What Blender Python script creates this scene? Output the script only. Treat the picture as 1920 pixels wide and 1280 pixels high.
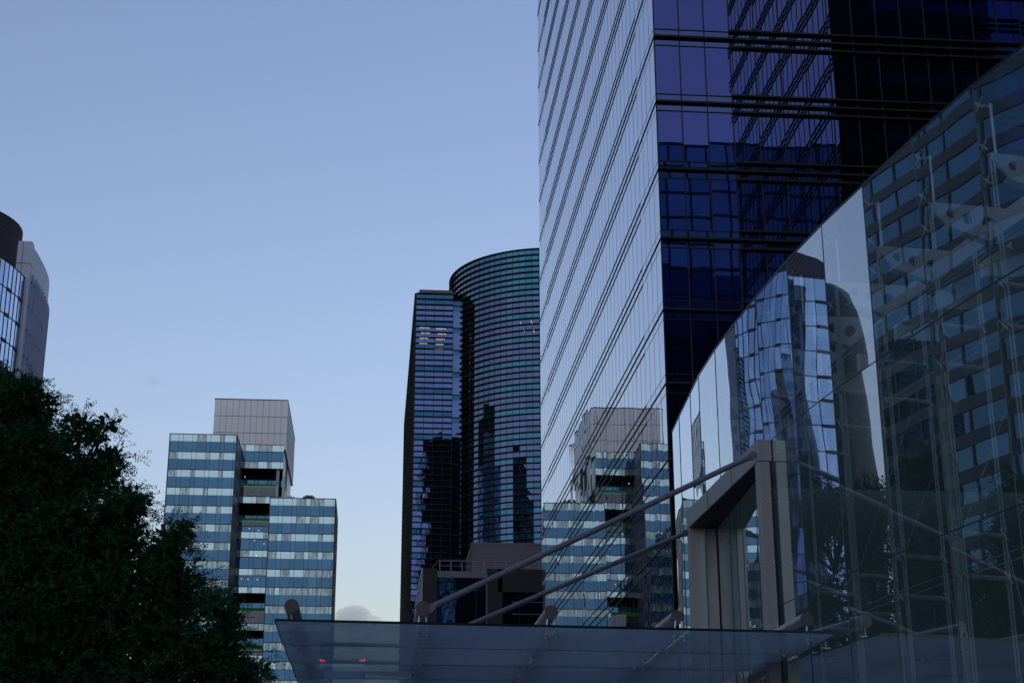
import bpy, bmesh, math, random
import numpy as np
from mathutils import Vector, Matrix
random.seed(7); rng = np.random.default_rng(7)
for o in list(bpy.data.objects): bpy.data.objects.remove(o)
sc = bpy.context.scene; COL = sc.collection
R = math.radians
# Axes: x to the right and y ahead, both along the street grid; z up. The eye is EYE above the ground at the origin.
EYE = 1.6
# ------------------------------------------------------------------ camera
PITCH, ROLL, YAW, FOC = 0.3245, -0.002, 0.0893, 2888.3
cd = bpy.data.cameras.new('camera'); cam = bpy.data.objects.new('camera', cd); COL.objects.link(cam)
cd.sensor_width = 36; cd.lens = 36*FOC/1920; cd.clip_start = .1; cd.clip_end = 9000
_f = Vector((0, math.cos(PITCH), math.sin(PITCH))); _r0 = Vector((1, 0, 0)); _u0 = Vector((0, -math.sin(PITCH), math.cos(PITCH)))
_r = math.cos(ROLL)*_r0 + math.sin(ROLL)*_u0; _u = -math.sin(ROLL)*_r0 + math.cos(ROLL)*_u0
_m = Matrix((_r, _u, -_f)).transposed()
cam.matrix_world = Matrix.Translation((0, 0, EYE)) @ Matrix.Rotation(-YAW, 4, 'Z') @ _m.to_4x4()
sc.camera = cam
# ------------------------------------------------------------------ sky, sun, exposure
SUN_EL, SUN_AZ = 3.0, 200.0
w = bpy.data.worlds.new('World'); sc.world = w; w.use_nodes = True
nt = w.node_tree; bg = nt.nodes['Background']; sky = nt.nodes.new('ShaderNodeTexSky'); sky.sky_type = 'NISHITA'
sky.sun_disc = False; sky.sun_elevation = R(SUN_EL); sky.sun_rotation = R(SUN_AZ); sky.air_density = 1; sky.dust_density = 2.5; sky.ozone_density = 1
wb = nt.nodes.new('ShaderNodeVectorMath'); wb.operation = 'MULTIPLY'; wb.inputs[1].default_value = (1.0, 1.0, 1.39)   # the camera's cool white balance
cap = nt.nodes.new('ShaderNodeVectorMath'); cap.operation = 'MINIMUM'; cap.inputs[1].default_value = (1.75, 2.0, 2.45)   # the sun itself is down behind the city: no bright glow round it
nt.links.new(sky.outputs[0], wb.inputs[0]); nt.links.new(wb.outputs[0], cap.inputs[0]); nt.links.new(cap.outputs[0], bg.inputs[0]); bg.inputs[1].default_value = 0.15
sl = bpy.data.lights.new('sun', 'SUN'); sl.energy = .015; sl.angle = R(4); sl.color = (1, .78, .6)
so = bpy.data.objects.new('sun', sl); COL.objects.link(so)
_sd = Vector((math.sin(R(SUN_AZ))*math.cos(R(SUN_EL)), math.cos(R(SUN_AZ))*math.cos(R(SUN_EL)), math.sin(R(SUN_EL))))
so.rotation_euler = _sd.to_track_quat('Z', 'Y').to_euler(); so.location = _sd*50
vs = sc.view_settings; vs.view_transform = 'Standard'; vs.look = 'None'; vs.gamma = 1; vs.exposure = 1.2
cy = sc.cycles
cy.max_bounces = 10; cy.glossy_bounces = 6; cy.diffuse_bounces = 3; cy.transparent_max_bounces = 24; cy.transmission_bounces = 6; cy.volume_bounces = 1

# ------------------------------------------------------------------ materials
M = {}
def newmat(n):
    m = bpy.data.materials.new(n); m.use_nodes = True; nt = m.node_tree; nt.nodes.clear()
    out = nt.nodes.new('ShaderNodeOutputMaterial'); M[n] = m
    return m, nt, out
def N(nt, t, **kw):
    n = nt.nodes.new(t)
    for k, v in kw.items(): setattr(n, k, v)
    return n
def math_(nt, op, a, b=None, clamp=False):
    n = N(nt, 'ShaderNodeMath', operation=op, use_clamp=clamp)
    for i, v in enumerate((a, b)):
        if v is None: continue
        if isinstance(v, (int, float)): n.inputs[i].default_value = v
        else: nt.links.new(v, n.inputs[i])
    return n.outputs[0]
def mixc(nt, fac, a, b, blend='MIX'):
    n = N(nt, 'ShaderNodeMix', data_type='RGBA', blend_type=blend)
    for s, v in ((0, fac), (6, a), (7, b)):
        if isinstance(v, (int, float)): n.inputs[s].default_value = v
        elif isinstance(v, tuple): n.inputs[s].default_value = (*v, 1) if len(v) == 3 else v
        else: nt.links.new(v, n.inputs[s])
    return n.outputs[2]
def plain(n, col, rough=.5, metal=0, noise=.25, scale=.6, spec=.5, emit=None, bump=0, stretch=None):
    """painted or metal surface with a faint uneven tone"""
    m, nt, out = newmat(n); p = N(nt, 'ShaderNodeBsdfPrincipled'); nt.links.new(p.outputs[0], out.inputs[0])
    tc = N(nt, 'ShaderNodeTexCoord'); nz = N(nt, 'ShaderNodeTexNoise'); nz.inputs['Scale'].default_value = scale; nz.inputs['Detail'].default_value = 6
    src = tc.outputs['Object']
    if stretch:
        mp = N(nt, 'ShaderNodeMapping'); mp.inputs['Scale'].default_value = stretch; nt.links.new(src, mp.inputs[0]); src = mp.outputs[0]
    nt.links.new(src, nz.inputs['Vector'])
    c = mixc(nt, nz.outputs[0], tuple(x*(1-noise) for x in col), tuple(min(1, x*(1+noise)) for x in col))
    nt.links.new(c, p.inputs['Base Color']); p.inputs['Metallic'].default_value = metal
    p.inputs['Specular IOR Level'].default_value = spec
    rr = math_(nt, 'MULTIPLY_ADD', nz.outputs[0], .2); nt.nodes[-1].inputs[2].default_value = rough-.1
    nt.links.new(rr, p.inputs['Roughness'])
    if bump:
        b = N(nt, 'ShaderNodeBump'); b.inputs['Strength'].default_value = bump; b.inputs['Distance'].default_value = .02
        nt.links.new(nz.outputs[0], b.inputs['Height']); nt.links.new(b.outputs[0], p.inputs['Normal'])
    if emit: p.inputs['Emission Color'].default_value = (*emit[:3], 1); p.inputs['Emission Strength'].default_value = emit[3]
    return m
def coated(n, f0, power=2.2, base=(.004, .005, .008), wave=.0018, wscale=.5, vary=.0, edge=(1, 1, 1), rough=0.0, pattern=None, stretch=(1, 1, 1)):
    """mirror-coated facade glass: reflection f0 face-on, rising towards edge-on; panes slightly bowed"""
    m, nt, out = newmat(n); tc = N(nt, 'ShaderNodeTexCoord'); g = N(nt, 'ShaderNodeNewGeometry')
    mp = N(nt, 'ShaderNodeMapping'); mp.inputs['Scale'].default_value = stretch; nt.links.new(tc.outputs['Object'], mp.inputs[0])
    nz = N(nt, 'ShaderNodeTexNoise'); nz.inputs['Scale'].default_value = wscale; nz.inputs['Detail'].default_value = 1.5
    at = N(nt, 'ShaderNodeAttribute', attribute_name='rnd')
    # shift the noise by the pane's own number so that every pane bows its own way
    ad = N(nt, 'ShaderNodeVectorMath', operation='ADD'); nt.links.new(mp.outputs[0], ad.inputs[0])
    sh = N(nt, 'ShaderNodeVectorMath', operation='SCALE'); sh.inputs[0].default_value = (37, 19, 53); nt.links.new(at.outputs['Fac'], sh.inputs['Scale'])
    nt.links.new(sh.outputs[0], ad.inputs[1]); nt.links.new(ad.outputs[0], nz.inputs['Vector'])
    s = N(nt, 'ShaderNodeVectorMath', operation='SUBTRACT'); nt.links.new(nz.outputs['Color'], s.inputs[0]); s.inputs[1].default_value = (.5, .5, .5)
    sc_ = N(nt, 'ShaderNodeVectorMath', operation='SCALE'); nt.links.new(s.outputs[0], sc_.inputs[0]); sc_.inputs['Scale'].default_value = wave*2
    a2 = N(nt, 'ShaderNodeVectorMath', operation='ADD'); nt.links.new(g.outputs['Normal'], a2.inputs[0]); nt.links.new(sc_.outputs[0], a2.inputs[1])
    nm = N(nt, 'ShaderNodeVectorMath', operation='NORMALIZE'); nt.links.new(a2.outputs[0], nm.inputs[0])
    dt = N(nt, 'ShaderNodeVectorMath', operation='DOT_PRODUCT'); nt.links.new(g.outputs['Normal'], dt.inputs[0]); nt.links.new(g.outputs['Incoming'], dt.inputs[1])
    c = math_(nt, 'ABSOLUTE', dt.outputs['Value']); fac = math_(nt, 'POWER', math_(nt, 'SUBTRACT', 1.0, c, True), power)
    f = mixc(nt, math_(nt, 'MULTIPLY', at.outputs['Fac'], vary), f0, tuple(x*.35 for x in f0)) if vary else f0
    bs = base
    if pattern:   # fritted or curtained panes: streaks across the pane
        pn = N(nt, 'ShaderNodeTexNoise'); pn.inputs['Scale'].default_value = 1; pn.inputs['Detail'].default_value = 4
        pm = N(nt, 'ShaderNodeMapping'); pm.inputs['Scale'].default_value = pattern[0]; nt.links.new(ad.outputs[0], pm.inputs[0]); nt.links.new(pm.outputs[0], pn.inputs['Vector'])
        cr = N(nt, 'ShaderNodeValToRGB'); cr.color_ramp.elements[0].position = .42; cr.color_ramp.elements[1].position = .6; nt.links.new(pn.outputs[0], cr.inputs[0])
        sel = math_(nt, 'GREATER_THAN', at.outputs['Fac'], pattern[3])
        k = math_(nt, 'MULTIPLY', cr.outputs[0], sel)
        base_k = mixc(nt, sel, f, pattern[1]); f = mixc(nt, k, base_k, pattern[2])
        bs = mixc(nt, k, base, tuple(x*.5 for x in pattern[2]))
    gl = N(nt, 'ShaderNodeBsdfGlossy'); gl.inputs['Roughness'].default_value = rough
    nt.links.new(mixc(nt, fac, f, edge), gl.inputs['Color']); nt.links.new(nm.outputs[0], gl.inputs['Normal'])
    df = N(nt, 'ShaderNodeBsdfDiffuse')
    if isinstance(bs, tuple): df.inputs['Color'].default_value = (*bs, 1)
    else: nt.links.new(bs, df.inputs['Color'])
    add = N(nt, 'ShaderNodeAddShader'); nt.links.new(gl.outputs[0], add.inputs[0]); nt.links.new(df.outputs[0], add.inputs[1])
    nt.links.new(add.outputs[0], out.inputs[0]); return m
def clear_glass(n, lo, hi, power=1.3, tint=(.80, .90, .91), rtint=(.9, .95, 1), wave=.0025, wscale=.35, milky=None, haze_light=None):
    m, nt, out = newmat(n); tc = N(nt, 'ShaderNodeTexCoord'); g = N(nt, 'ShaderNodeNewGeometry')
    at = N(nt, 'ShaderNodeAttribute', attribute_name='rnd')
    nz = N(nt, 'ShaderNodeTexNoise'); nz.inputs['Scale'].default_value = wscale; nz.inputs['Detail'].default_value = 2
    ad = N(nt, 'ShaderNodeVectorMath', operation='ADD'); nt.links.new(tc.outputs['Object'], ad.inputs[0])
    sh = N(nt, 'ShaderNodeVectorMath', operation='SCALE'); sh.inputs[0].default_value = (37, 19, 53); nt.links.new(at.outputs['Fac'], sh.inputs['Scale'])
    nt.links.new(sh.outputs[0], ad.inputs[1]); nt.links.new(ad.outputs[0], nz.inputs['Vector'])
    s = N(nt, 'ShaderNodeVectorMath', operation='SUBTRACT'); nt.links.new(nz.outputs['Color'], s.inputs[0]); s.inputs[1].default_value = (.5, .5, .5)
    sc_ = N(nt, 'ShaderNodeVectorMath', operation='SCALE'); nt.links.new(s.outputs[0], sc_.inputs[0]); sc_.inputs['Scale'].default_value = wave*2
    a2 = N(nt, 'ShaderNodeVectorMath', operation='ADD'); nt.links.new(g.outputs['Normal'], a2.inputs[0]); nt.links.new(sc_.outputs[0], a2.inputs[1])
    nm = N(nt, 'ShaderNodeVectorMath', operation='NORMALIZE'); nt.links.new(a2.outputs[0], nm.inputs[0])
    dt = N(nt, 'ShaderNodeVectorMath', operation='DOT_PRODUCT'); nt.links.new(g.outputs['Normal'], dt.inputs[0]); nt.links.new(g.outputs['Incoming'], dt.inputs[1])
    c = math_(nt, 'ABSOLUTE', dt.outputs['Value']); fac = math_(nt, 'POWER', math_(nt, 'SUBTRACT', 1.0, c, True), power)
    fr = math_(nt, 'ADD', math_(nt, 'MULTIPLY', fac, hi-lo), lo)
    gl = N(nt, 'ShaderNodeBsdfGlossy'); gl.inputs['Roughness'].default_value = 0; gl.inputs['Color'].default_value = (*rtint, 1); nt.links.new(nm.outputs[0], gl.inputs['Normal'])
    tr = N(nt, 'ShaderNodeBsdfTransparent'); tr.inputs['Color'].default_value = (*tint, 1); body = tr
    if milky:
        mx0 = N(nt, 'ShaderNodeMixShader'); tl = N(nt, 'ShaderNodeBsdfTranslucent'); tl.inputs['Color'].default_value = (*milky[1], 1)
        tr = N(nt, 'ShaderNodeBsdfRefraction'); tr.inputs['IOR'].default_value = 1.0; tr.inputs['Roughness'].default_value = .16; tr.inputs['Color'].default_value = (*tint, 1)   # frosted: things close above show as soft shapes
        nz2 = N(nt, 'ShaderNodeTexNoise'); nz2.inputs['Scale'].default_value = 1.2; nz2.inputs['Detail'].default_value = 5; nt.links.new(tc.outputs['Object'], nz2.inputs['Vector'])
        nt.links.new(math_(nt, 'ADD', math_(nt, 'MULTIPLY', nz2.outputs[0], .25), milky[0]-.12, True), mx0.inputs[0])
        nt.links.new(tr.outputs[0], mx0.inputs[1]); nt.links.new(tl.outputs[0], mx0.inputs[2]); body = mx0
    mx = N(nt, 'ShaderNodeMixShader'); nt.links.new(fr, mx.inputs[0]); nt.links.new(body.outputs[0], mx.inputs[1]); nt.links.new(gl.outputs[0], mx.inputs[2])
    if haze_light:   # dusty haze put in to lighten the dim hall, in faint vertical runs
        dn = N(nt, 'ShaderNodeTexNoise'); dn.inputs['Scale'].default_value = 1; dn.inputs['Detail'].default_value = 5; dm = N(nt, 'ShaderNodeMapping'); dm.inputs['Scale'].default_value = (2.5, 2.5, .35)
        nt.links.new(tc.outputs['Object'], dm.inputs[0]); nt.links.new(dm.outputs[0], dn.inputs['Vector'])
        df = N(nt, 'ShaderNodeBsdfDiffuse'); nt.links.new(mixc(nt, dn.outputs[0], tuple(x*.6 for x in haze_light), tuple(x*1.4 for x in haze_light)), df.inputs['Color'])
        ad2 = N(nt, 'ShaderNodeAddShader'); nt.links.new(mx.outputs[0], ad2.inputs[0]); nt.links.new(df.outputs[0], ad2.inputs[1]); mx = ad2
    nt.links.new(mx.outputs[0], out.inputs[0]); return m

# tall glass tower on the right
coated('tower_vision', (.042, .066, .225), 1.9, wave=.0012, wscale=.45, vary=.14)
coated('tower_spandrel', (.048, .082, .19), 2.0, wave=.0010, wscale=.45)
plain('tower_fin', (.012, .008, .011), .55, noise=.2)
plain('tower_mullion', (.02, .013, .022), .5)
plain('dark_core', (.006, .006, .008), .8)
# laboratory building
coated('lab_blue', (.07, .155, .24), 2.2, base=(.010, .024, .03), wave=.002, wscale=.3, vary=.3)
coated('lab_pale', (.42, .56, .56), 2.2, base=(.06, .08, .08), wave=.003, wscale=.4, pattern=((2.2, 2.2, .35), (.16, .21, .22), (.32, .37, .33), .45))
coated('lab_side', (.35, .42, .5), 1.6, base=(.1, .11, .13), wave=.002, wscale=.3)
plain('lab_flank', (.50, .54, .62), .35, noise=.12, scale=.2, stretch=(1, 1, .2))  # flank glass: grazing sky reflection put into a pale base colour
plain('lab_frame', (.10, .10, .14), .5)
plain('lab_panel', (.62, .60, .62), .38, metal=.55, noise=.06, scale=.03)
plain('lab_seam', (.12, .11, .13), .6)
plain('lab_green', (.02, .42, .07), .6)
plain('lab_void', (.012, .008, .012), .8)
plain('white_column', (.5, .5, .55), .5)
# dark tower pair
coated('slab_vision', (.09, .135, .29), 2.2, wave=.006, wscale=.5, vary=.25)
coated('slab_teal', (.03, .10, .19), 2.2, base=(.004, .012, .02), wave=.003, wscale=.5, vary=.3)
coated('drum_vision', (.09, .14, .25), 2.2, wave=.006, wscale=.5, vary=.35)
coated('drum_teal', (.05, .17, .25), 2.2, base=(.006, .02, .025), wave=.004, wscale=.5, vary=.35)
plain('dark_ledge', (.015, .010, .012), .6)
plain('brown_louvre', (.028, .020, .020), .7)
plain('lamp_strip', (.8, .6, .4), .5, emit=(1, .72, .45, .5))
# podium
plain('plum_cladding', (.013, .0125, .020), .5, noise=.15)
plain('grey_trim', (.2, .2, .27), .5)
plain('pink_ribbed', (.20, .19, .23), .45, metal=.3, noise=.08)
plain('rail_metal', (.35, .34, .38), .4, metal=.5)
coated('podium_glass', (.08, .14, .26), 2.0, wave=.008, wscale=.4, vary=.3)
# curved office tower
coated('office_glass', (.19, .32, .55), 2.0, base=(.02, .03, .05), wave=.002, wscale=.4, pattern=((1.2, 1.2, .15), (.21, .34, .58), (.28, .40, .62), .3))
plain('office_white', (.50, .54, .66), .5, noise=.06)
plain('office_fin', (.40, .46, .62), .5, noise=.08)
plain('roof_unit_grey', (.16, .17, .19), .5)
plain('slate_shell', (.045, .07, .095), .4, noise=.2, scale=.1)
plain('office_dark', (.03, .03, .045), .6)
plain('drum_louvre', (.10, .09, .11), .6)
# banded building, gridded building
coated('band_glass', (.06, .125, .19), 3.2, edge=(.24, .36, .42), base=(.01, .018, .028), wave=.006, wscale=.3, vary=.5)
plain('band_cladding', (.075, .078, .105), .6, noise=.1)
coated('grid_glass', (.26, .34, .42), 2.0, base=(.06, .08, .10), wave=.005, wscale=.3, vary=.4)
plain('grid_line', (.10, .12, .16), .6)
plain('grid_frame', (.10, .12, .15), .6)
# hall
clear_glass('hall_glass', .12, .95, 1.15, wave=.005, wscale=.3, haze_light=(.018, .030, .033))  # the diffuse film stands in for light inside the hall
clear_glass('hall_glass_plain', .10, .9, 1.6)
plain('glass_edge', (.02, .05, .06), .3)
plain('bright_steel', (.72, .78, .8), .35, metal=.4)
plain('cable_steel', (.72, .85, .82), .4, metal=.3)
plain('bracket_grey', (.62, .68, .70), .45)
plain('hall_wall', (.25, .33, .32), .8, noise=.1)
plain('hall_soffit', (.50, .56, .60), .7)
plain('hall_floor', (.22, .23, .23), .4)
plain('pale_green', (.36, .46, .43), .4)
plain('urn_grey', (.30, .36, .38), .5, noise=.1)
plain('portal_steel', (.29, .30, .31), .42, metal=.35, noise=.2, scale=1.3, stretch=(1, 1, .4))
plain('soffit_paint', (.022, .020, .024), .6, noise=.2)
plain('portal_shadow_gap', (.006, .005, .006), .7)
plain('strut_paint', (.20, .20, .24), .38, metal=.35, noise=.08, scale=3)
plain('cap_paint', (.10, .098, .11), .5, metal=.2, noise=.08, scale=8)
clear_glass('canopy_glass', .12, .55, 1.6, tint=(.66, .76, .82), rtint=(.8, .9, 1), wave=.003, wscale=.6, milky=(.5, (.60, .72, .82)))
plain('canopy_edge', (.012, .02, .025), .3)
# ground, trees, street
plain('asphalt', (.045, .045, .048), .85, noise=.2, scale=2)
plain('paving', (.16, .155, .15), .8, noise=.15, scale=1)
plain('far_ground', (.07, .075, .06), .9)
plain('bark', (.045, .035, .028), .9)
plain('car_paint', (.05, .05, .06), .25, metal=.3)
plain('tyre', (.02, .02, .02), .9)
plain('tail_lamp', (.6, .01, .01), .3, emit=(1, .02, .02, .8))
plain('kiosk_slat', (.45, .47, .45), .5)
coated('car_glass', (.08, .09, .1), 2.0)
def leafmat(n, col):
    m, nt, out = newmat(n); at = N(nt, 'ShaderNodeAttribute', attribute_name='rnd')
    c = mixc(nt, at.outputs['Fac'], tuple(x*.45 for x in col), tuple(x*1.4 for x in col))
    d = N(nt, 'ShaderNodeBsdfDiffuse'); t = N(nt, 'ShaderNodeBsdfTranslucent'); mx = N(nt, 'ShaderNodeMixShader'); mx.inputs[0].default_value = .3
    nt.links.new(c, d.inputs[0]); nt.links.new(c, t.inputs[0]); nt.links.new(d.outputs[0], mx.inputs[1]); nt.links.new(t.outputs[0], mx.inputs[2]); nt.links.new(mx.outputs[0], out.inputs[0])
leafmat('leaf', (.040, .115, .055)); leafmat('roof_leaf', (.02, .05, .02))

# ------------------------------------------------------------------ mesh helpers
class MB:
    """collects faces and links them as ONE mesh object (z given from eye height)"""
    def __init__(s): s.v = []; s.f = []; s.r = []; s.mi = []; s.cur = 0
    def face(s, pts, rnd=None):
        i = len(s.v); s.v += [tuple(p) for p in pts]; s.f.append(tuple(range(i, i+len(pts)))); s.r.append(random.random() if rnd is None else rnd); s.mi.append(s.cur)
    def box(s, x0, x1, y0, y1, z0, z1, rnd=None):
        x0, x1 = min(x0, x1), max(x0, x1); y0, y1 = min(y0, y1), max(y0, y1); z0, z1 = min(z0, z1), max(z0, z1)
        p = [(x0, y0, z0), (x1, y0, z0), (x1, y1, z0), (x0, y1, z0), (x0, y0, z1), (x1, y0, z1), (x1, y1, z1), (x0, y1, z1)]
        s.hexa(p, rnd)
    def hexa(s, p, rnd=None):
        i = len(s.v); s.v += [tuple(q) for q in p]; r = random.random() if rnd is None else rnd
        for f in ((0, 3, 2, 1), (4, 5, 6, 7), (0, 1, 5, 4), (1, 2, 6, 5), (2, 3, 7, 6), (3, 0, 4, 7)):
            s.f.append(tuple(i+k for k in f)); s.r.append(r); s.mi.append(s.cur)
    def prism(s, poly, z0, z1):
        """poly counter-clockwise seen from above"""
        n = len(poly); i = len(s.v)
        s.v += [(x, y, z0) for x, y in poly] + [(x, y, z1) for x, y in poly]
        for k in range(n): s.f.append((i+k, i+(k+1) % n, i+n+(k+1) % n, i+n+k))
        s.f.append(tuple(i+n+k for k in range(n))); s.f.append(tuple(i+k for k in reversed(range(n))))
        s.r += [random.random()]*(n+2); s.mi += [s.cur]*(n+2)
    def tube(s, pts, rad, n=8, caps=True):
        pts = [Vector(p) for p in pts]; rads = rad if isinstance(rad, (list, tuple)) else [rad]*len(pts)
        rings = []; ref = None
        for k, p in enumerate(pts):
            d = ((pts[k+1]-p) if k+1 < len(pts) else (p-pts[k-1]))
            if 0 < k < len(pts)-1: d = (pts[k+1]-p).normalized()+(p-pts[k-1]).normalized()
            if d.length < 1e-9: d = Vector((0, 0, 1))
            d.normalize()
            if ref is None: ref = Vector((0, 0, 1)) if abs(d.z) < .9 else Vector((1, 0, 0))
            a = d.cross(ref).normalized(); b = d.cross(a).normalized()
            i = len(s.v); s.v += [tuple(p+(a*math.cos(t)+b*math.sin(t))*rads[k]) for t in [2*math.pi*q/n for q in range(n)]]; rings.append(i)
        for k in range(len(rings)-1):
            for q in range(n): s.f.append((rings[k]+q, rings[k+1]+q, rings[k+1]+(q+1) % n, rings[k]+(q+1) % n)); s.r.append(.5); s.mi.append(s.cur)
        if caps:
            s.f.append(tuple(rings[0]+q for q in range(n))); s.f.append(tuple(rings[-1]+q for q in reversed(range(n)))); s.r += [.5, .5]; s.mi += [s.cur]*2
    def build(s, name, mat, parent=None, smooth=False, at=None):
        me = bpy.data.meshes.new(name); off = Vector(at) if at else Vector((0, 0, 0))
        wp = Vector(parent['_w']) if parent is not None and '_w' in parent else Vector((0, 0, 0))
        org = off if parent is None else wp
        me.from_pydata([(x-org.x, y-org.y, z+EYE-org.z) for x, y, z in s.v], [], s.f)
        for m in (mat if isinstance(mat, list) else [mat]): me.materials.append(M[m])
        a = me.attributes.new('rnd', 'FLOAT', 'FACE'); a.data.foreach_set('value', s.r)
        me.polygons.foreach_set('material_index', s.mi)
        if smooth:
            me.polygons.foreach_set('use_smooth', [True]*len(me.polygons)); 
            try: me.set_sharp_from_angle(angle=R(40))
            except Exception: pass
        me.update(); o = bpy.data.objects.new(name, me); COL.objects.link(o)
        if parent is not None: o.parent = parent
        else: o.location = org
        if parent is None or '_w' not in o: o['_w'] = tuple(org)
        return o
def thing(name, label, cat, loc, group=None):
    o = bpy.data.objects.new(name, None); COL.objects.link(o); o.location = (loc[0], loc[1], loc[2]+EYE); o['_w'] = tuple(o.location)
    o['label'] = label; o['category'] = cat
    if group: o['group'] = group
    return o
def tag(o, label, cat, group=None):
    o['label'] = label; o['category'] = cat
    if group: o['group'] = group
    return o
def struct(o, kind='structure'): o['kind'] = kind; return o
def panes(mb, a, b, cuts, z0, z1, tilt=.0006, gap=0., off=0., rnds=None):
    """separate flat panes on the vertical plane a->b (outside is on the left of a->b turned... normal = (dy,-dx))"""
    ax, ay = a; bx, by = b; L = math.hypot(bx-ax, by-ay); dx, dy = (bx-ax)/L, (by-ay)/L; nx, ny = dy, -dx
    for i in range(len(cuts)-1):
        s0, s1 = cuts[i]+gap, cuts[i+1]-gap
        if s1-s0 < .02: continue
        tx = random.gauss(0, tilt); tz = random.gauss(0, tilt); mid = (s0+s1)/2; zm = (z0+z1)/2
        def P(s, z):
            d = off+tx*(s-mid)+tz*(z-zm); return (ax+dx*s+nx*d, ay+dy*s+ny*d, z)
        mb.face([P(s0, z0), P(s1, z0), P(s1, z1), P(s0, z1)], None if rnds is None else rnds[i])
def bar(mb, a, b, z0, z1, p0, p1, s0=0, s1=None):
    """box along a->b between s0 and s1, from offset p0 to p1 outward"""
    ax, ay = a; bx, by = b; L = math.hypot(bx-ax, by-ay); dx, dy = (bx-ax)/L, (by-ay)/L; nx, ny = dy, -dx
    if s1 is None: s1 = L
    def P(s, p): return (ax+dx*s+nx*p, ay+dy*s+ny*p)
    q = [P(s0, p1), P(s1, p1), P(s1, p0), P(s0, p0)]
    mb.hexa([(x, y, z0) for x, y in q]+[(x, y, z1) for x, y in q])
def verts(mb, a, b, cuts, z0, z1, w, p0, p1):
    for s in cuts: bar(mb, a, b, z0, z1, p0, p1, s-w/2, s+w/2)
def frange(a, b, n): return [a+(b-a)*i/n for i in range(n+1)]
GZ = -EYE

# ------------------------------------------------------------------ ground
g = MB(); g.face([(-4000, -4000, GZ-.02), (4000, -4000, GZ-.02), (4000, 4000, GZ-.02), (-4000, 4000, GZ-.02)]); struct(g.build('ground', 'far_ground'))
g = MB(); g.box(-30, 60, -30, 66, GZ-.014, GZ-.002); struct(g.build('plaza_paving', 'paving'))
g = MB(); g.face([(-60, -300, GZ-.016), (-31, -300, GZ-.016), (-31, 500, GZ-.016), (-60, 500, GZ-.016)]); struct(g.build('road', 'asphalt'))
g = MB(); g.face([(-31, 66.6, GZ-.014), (13, 66.6, GZ-.014), (13, 190, GZ-.014), (-31, 190, GZ-.014)]); struct(g.build('side_street', 'asphalt'))

# ------------------------------------------------------------------ tall glass tower (right)
D, V0, Z0, FL = 14.189, 72.488, 41.99, 3.9
MOD = 1.405
V1 = V0+41*MOD; U1 = D+36*MOD
NF_UP, NF_DN = 20, 11           # floors above / below the reference fin
t = thing('glass_tower', 'tall dark violet glass tower with long diagonal bands of black fins, right of centre', 'tower', (D, V0, GZ))
zt = Z0+NF_UP*FL
c = MB(); c.box(D+.12, U1-.12, V0+.12, V1-.12, GZ, zt); c.build('core', 'dark_core', t)
LF = ((D, V1), (D, V0)); RF = ((D, V0), (U1, V0))
cl = [i*MOD for i in range(42)]; cr_ = [i*1.3785 if i <= 3 else 3*1.3785+(i-3)*1.372 for i in range(38)]
cr_ = [s for s in cr_ if s <= U1-D]+[U1-D]
for n in range(-NF_UP, NF_DN):
    z = Z0-n*FL
    g = MB(); panes(g, *LF, cl, z-FL+.49, z-.49, .0009); panes(g, *RF, cr_, z-FL+.49, z-.49, .0009); g.build('window_band', 'tower_vision', t)
    g = MB()
    for q in (LF, RF):
        cc = cl if q is LF else cr_
        panes(g, *q, cc, z-.49, z, .0009); panes(g, *q, cc, z, z+.49, .0009)
    g.build('spandrel_band', 'tower_spandrel', t)
    f = MB()
    bar(f, *LF, z-.034, z+.034, 0, .035, 0, cl[-1]+.2); bar(f, *RF, z-.055, z+.055, 0, .22)
    for dz in (-.49, .49):
        bar(f, *LF, z+dz-.015, z+dz+.015, 0, .006); bar(f, *RF, z+dz-.025, z+dz+.025, 0, .035)
        bar(f, *LF, z+dz-.028, z+dz+.028, .006, .028, 4*MOD, 37*MOD); bar(f, *RF, z+dz-.05, z+dz+.05, .035, .22, cr_[3])
    f.build('fin', 'tower_fin', t)
m = MB(); verts(m, *LF, cl[1:-1], GZ, zt, .03, 0, .005); verts(m, *RF, cr_[1:-1], GZ, zt, .06, 0, .03)
bar(m, *RF, GZ, zt, 0, .05, -.02, .05); m.build('mullion', 'tower_mullion', t)
m = MB(); m.box(D, U1, V0, V1, zt, zt+1.2); m.build('parapet', 'tower_fin', t)

# ------------------------------------------------------------------ its twin, to the right of the camera (seen in reflections)
U2, VA, VB = 35.5, 4.0, 37.7
t = thing('twin_tower', 'matching dark glass tower seen only reflected in the tall tower, black corner pier', 'tower', (U2, VA, GZ))
zt = 108
c = MB(); c.box(U2+.15, U2+44, VA+.15, VB-.15, GZ, zt); c.build('core', 'dark_core', t)
LF2 = ((U2, VB), (U2, VA)); NF2 = ((U2+44, VB), (U2, VB)); SF2 = ((U2, VA), (U2+44, VA))
n2 = int((VB-VA)/MOD); c2 = [i*(VB-VA)/n2 for i in range(n2+1)]; c3 = frange(0, 41, 30)
for n in range(28):
    z = zt-n*FL-.6
    g = MB()
    panes(g, *LF2, c2, z-FL+.49, z-.49, .001); panes(g, *NF2, c3, z-FL+.49, z-.49, .001); panes(g, *SF2, frange(0, 44, 31), z-FL+.49, z-.49, .001); g.build('window_band', 'tower_vision', t)
    g = MB()
    panes(g, *LF2, c2, z-.49, z+.49, .001); panes(g, *NF2, c3, z-.49, z+.49, .001); panes(g, *SF2, frange(0, 44, 31), z-.49, z+.49, .001); g.build('spandrel_band', 'tower_spandrel', t)
    f = MB()
    for dz in (-.49, 0, .49):
        bar(f, *LF2, z+dz-.05, z+dz+.05, 0, .07); bar(f, *NF2, z+dz-.06, z+dz+.06, 0, .2, 0, 41)
    f.build('fin', 'tower_fin', t)
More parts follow.
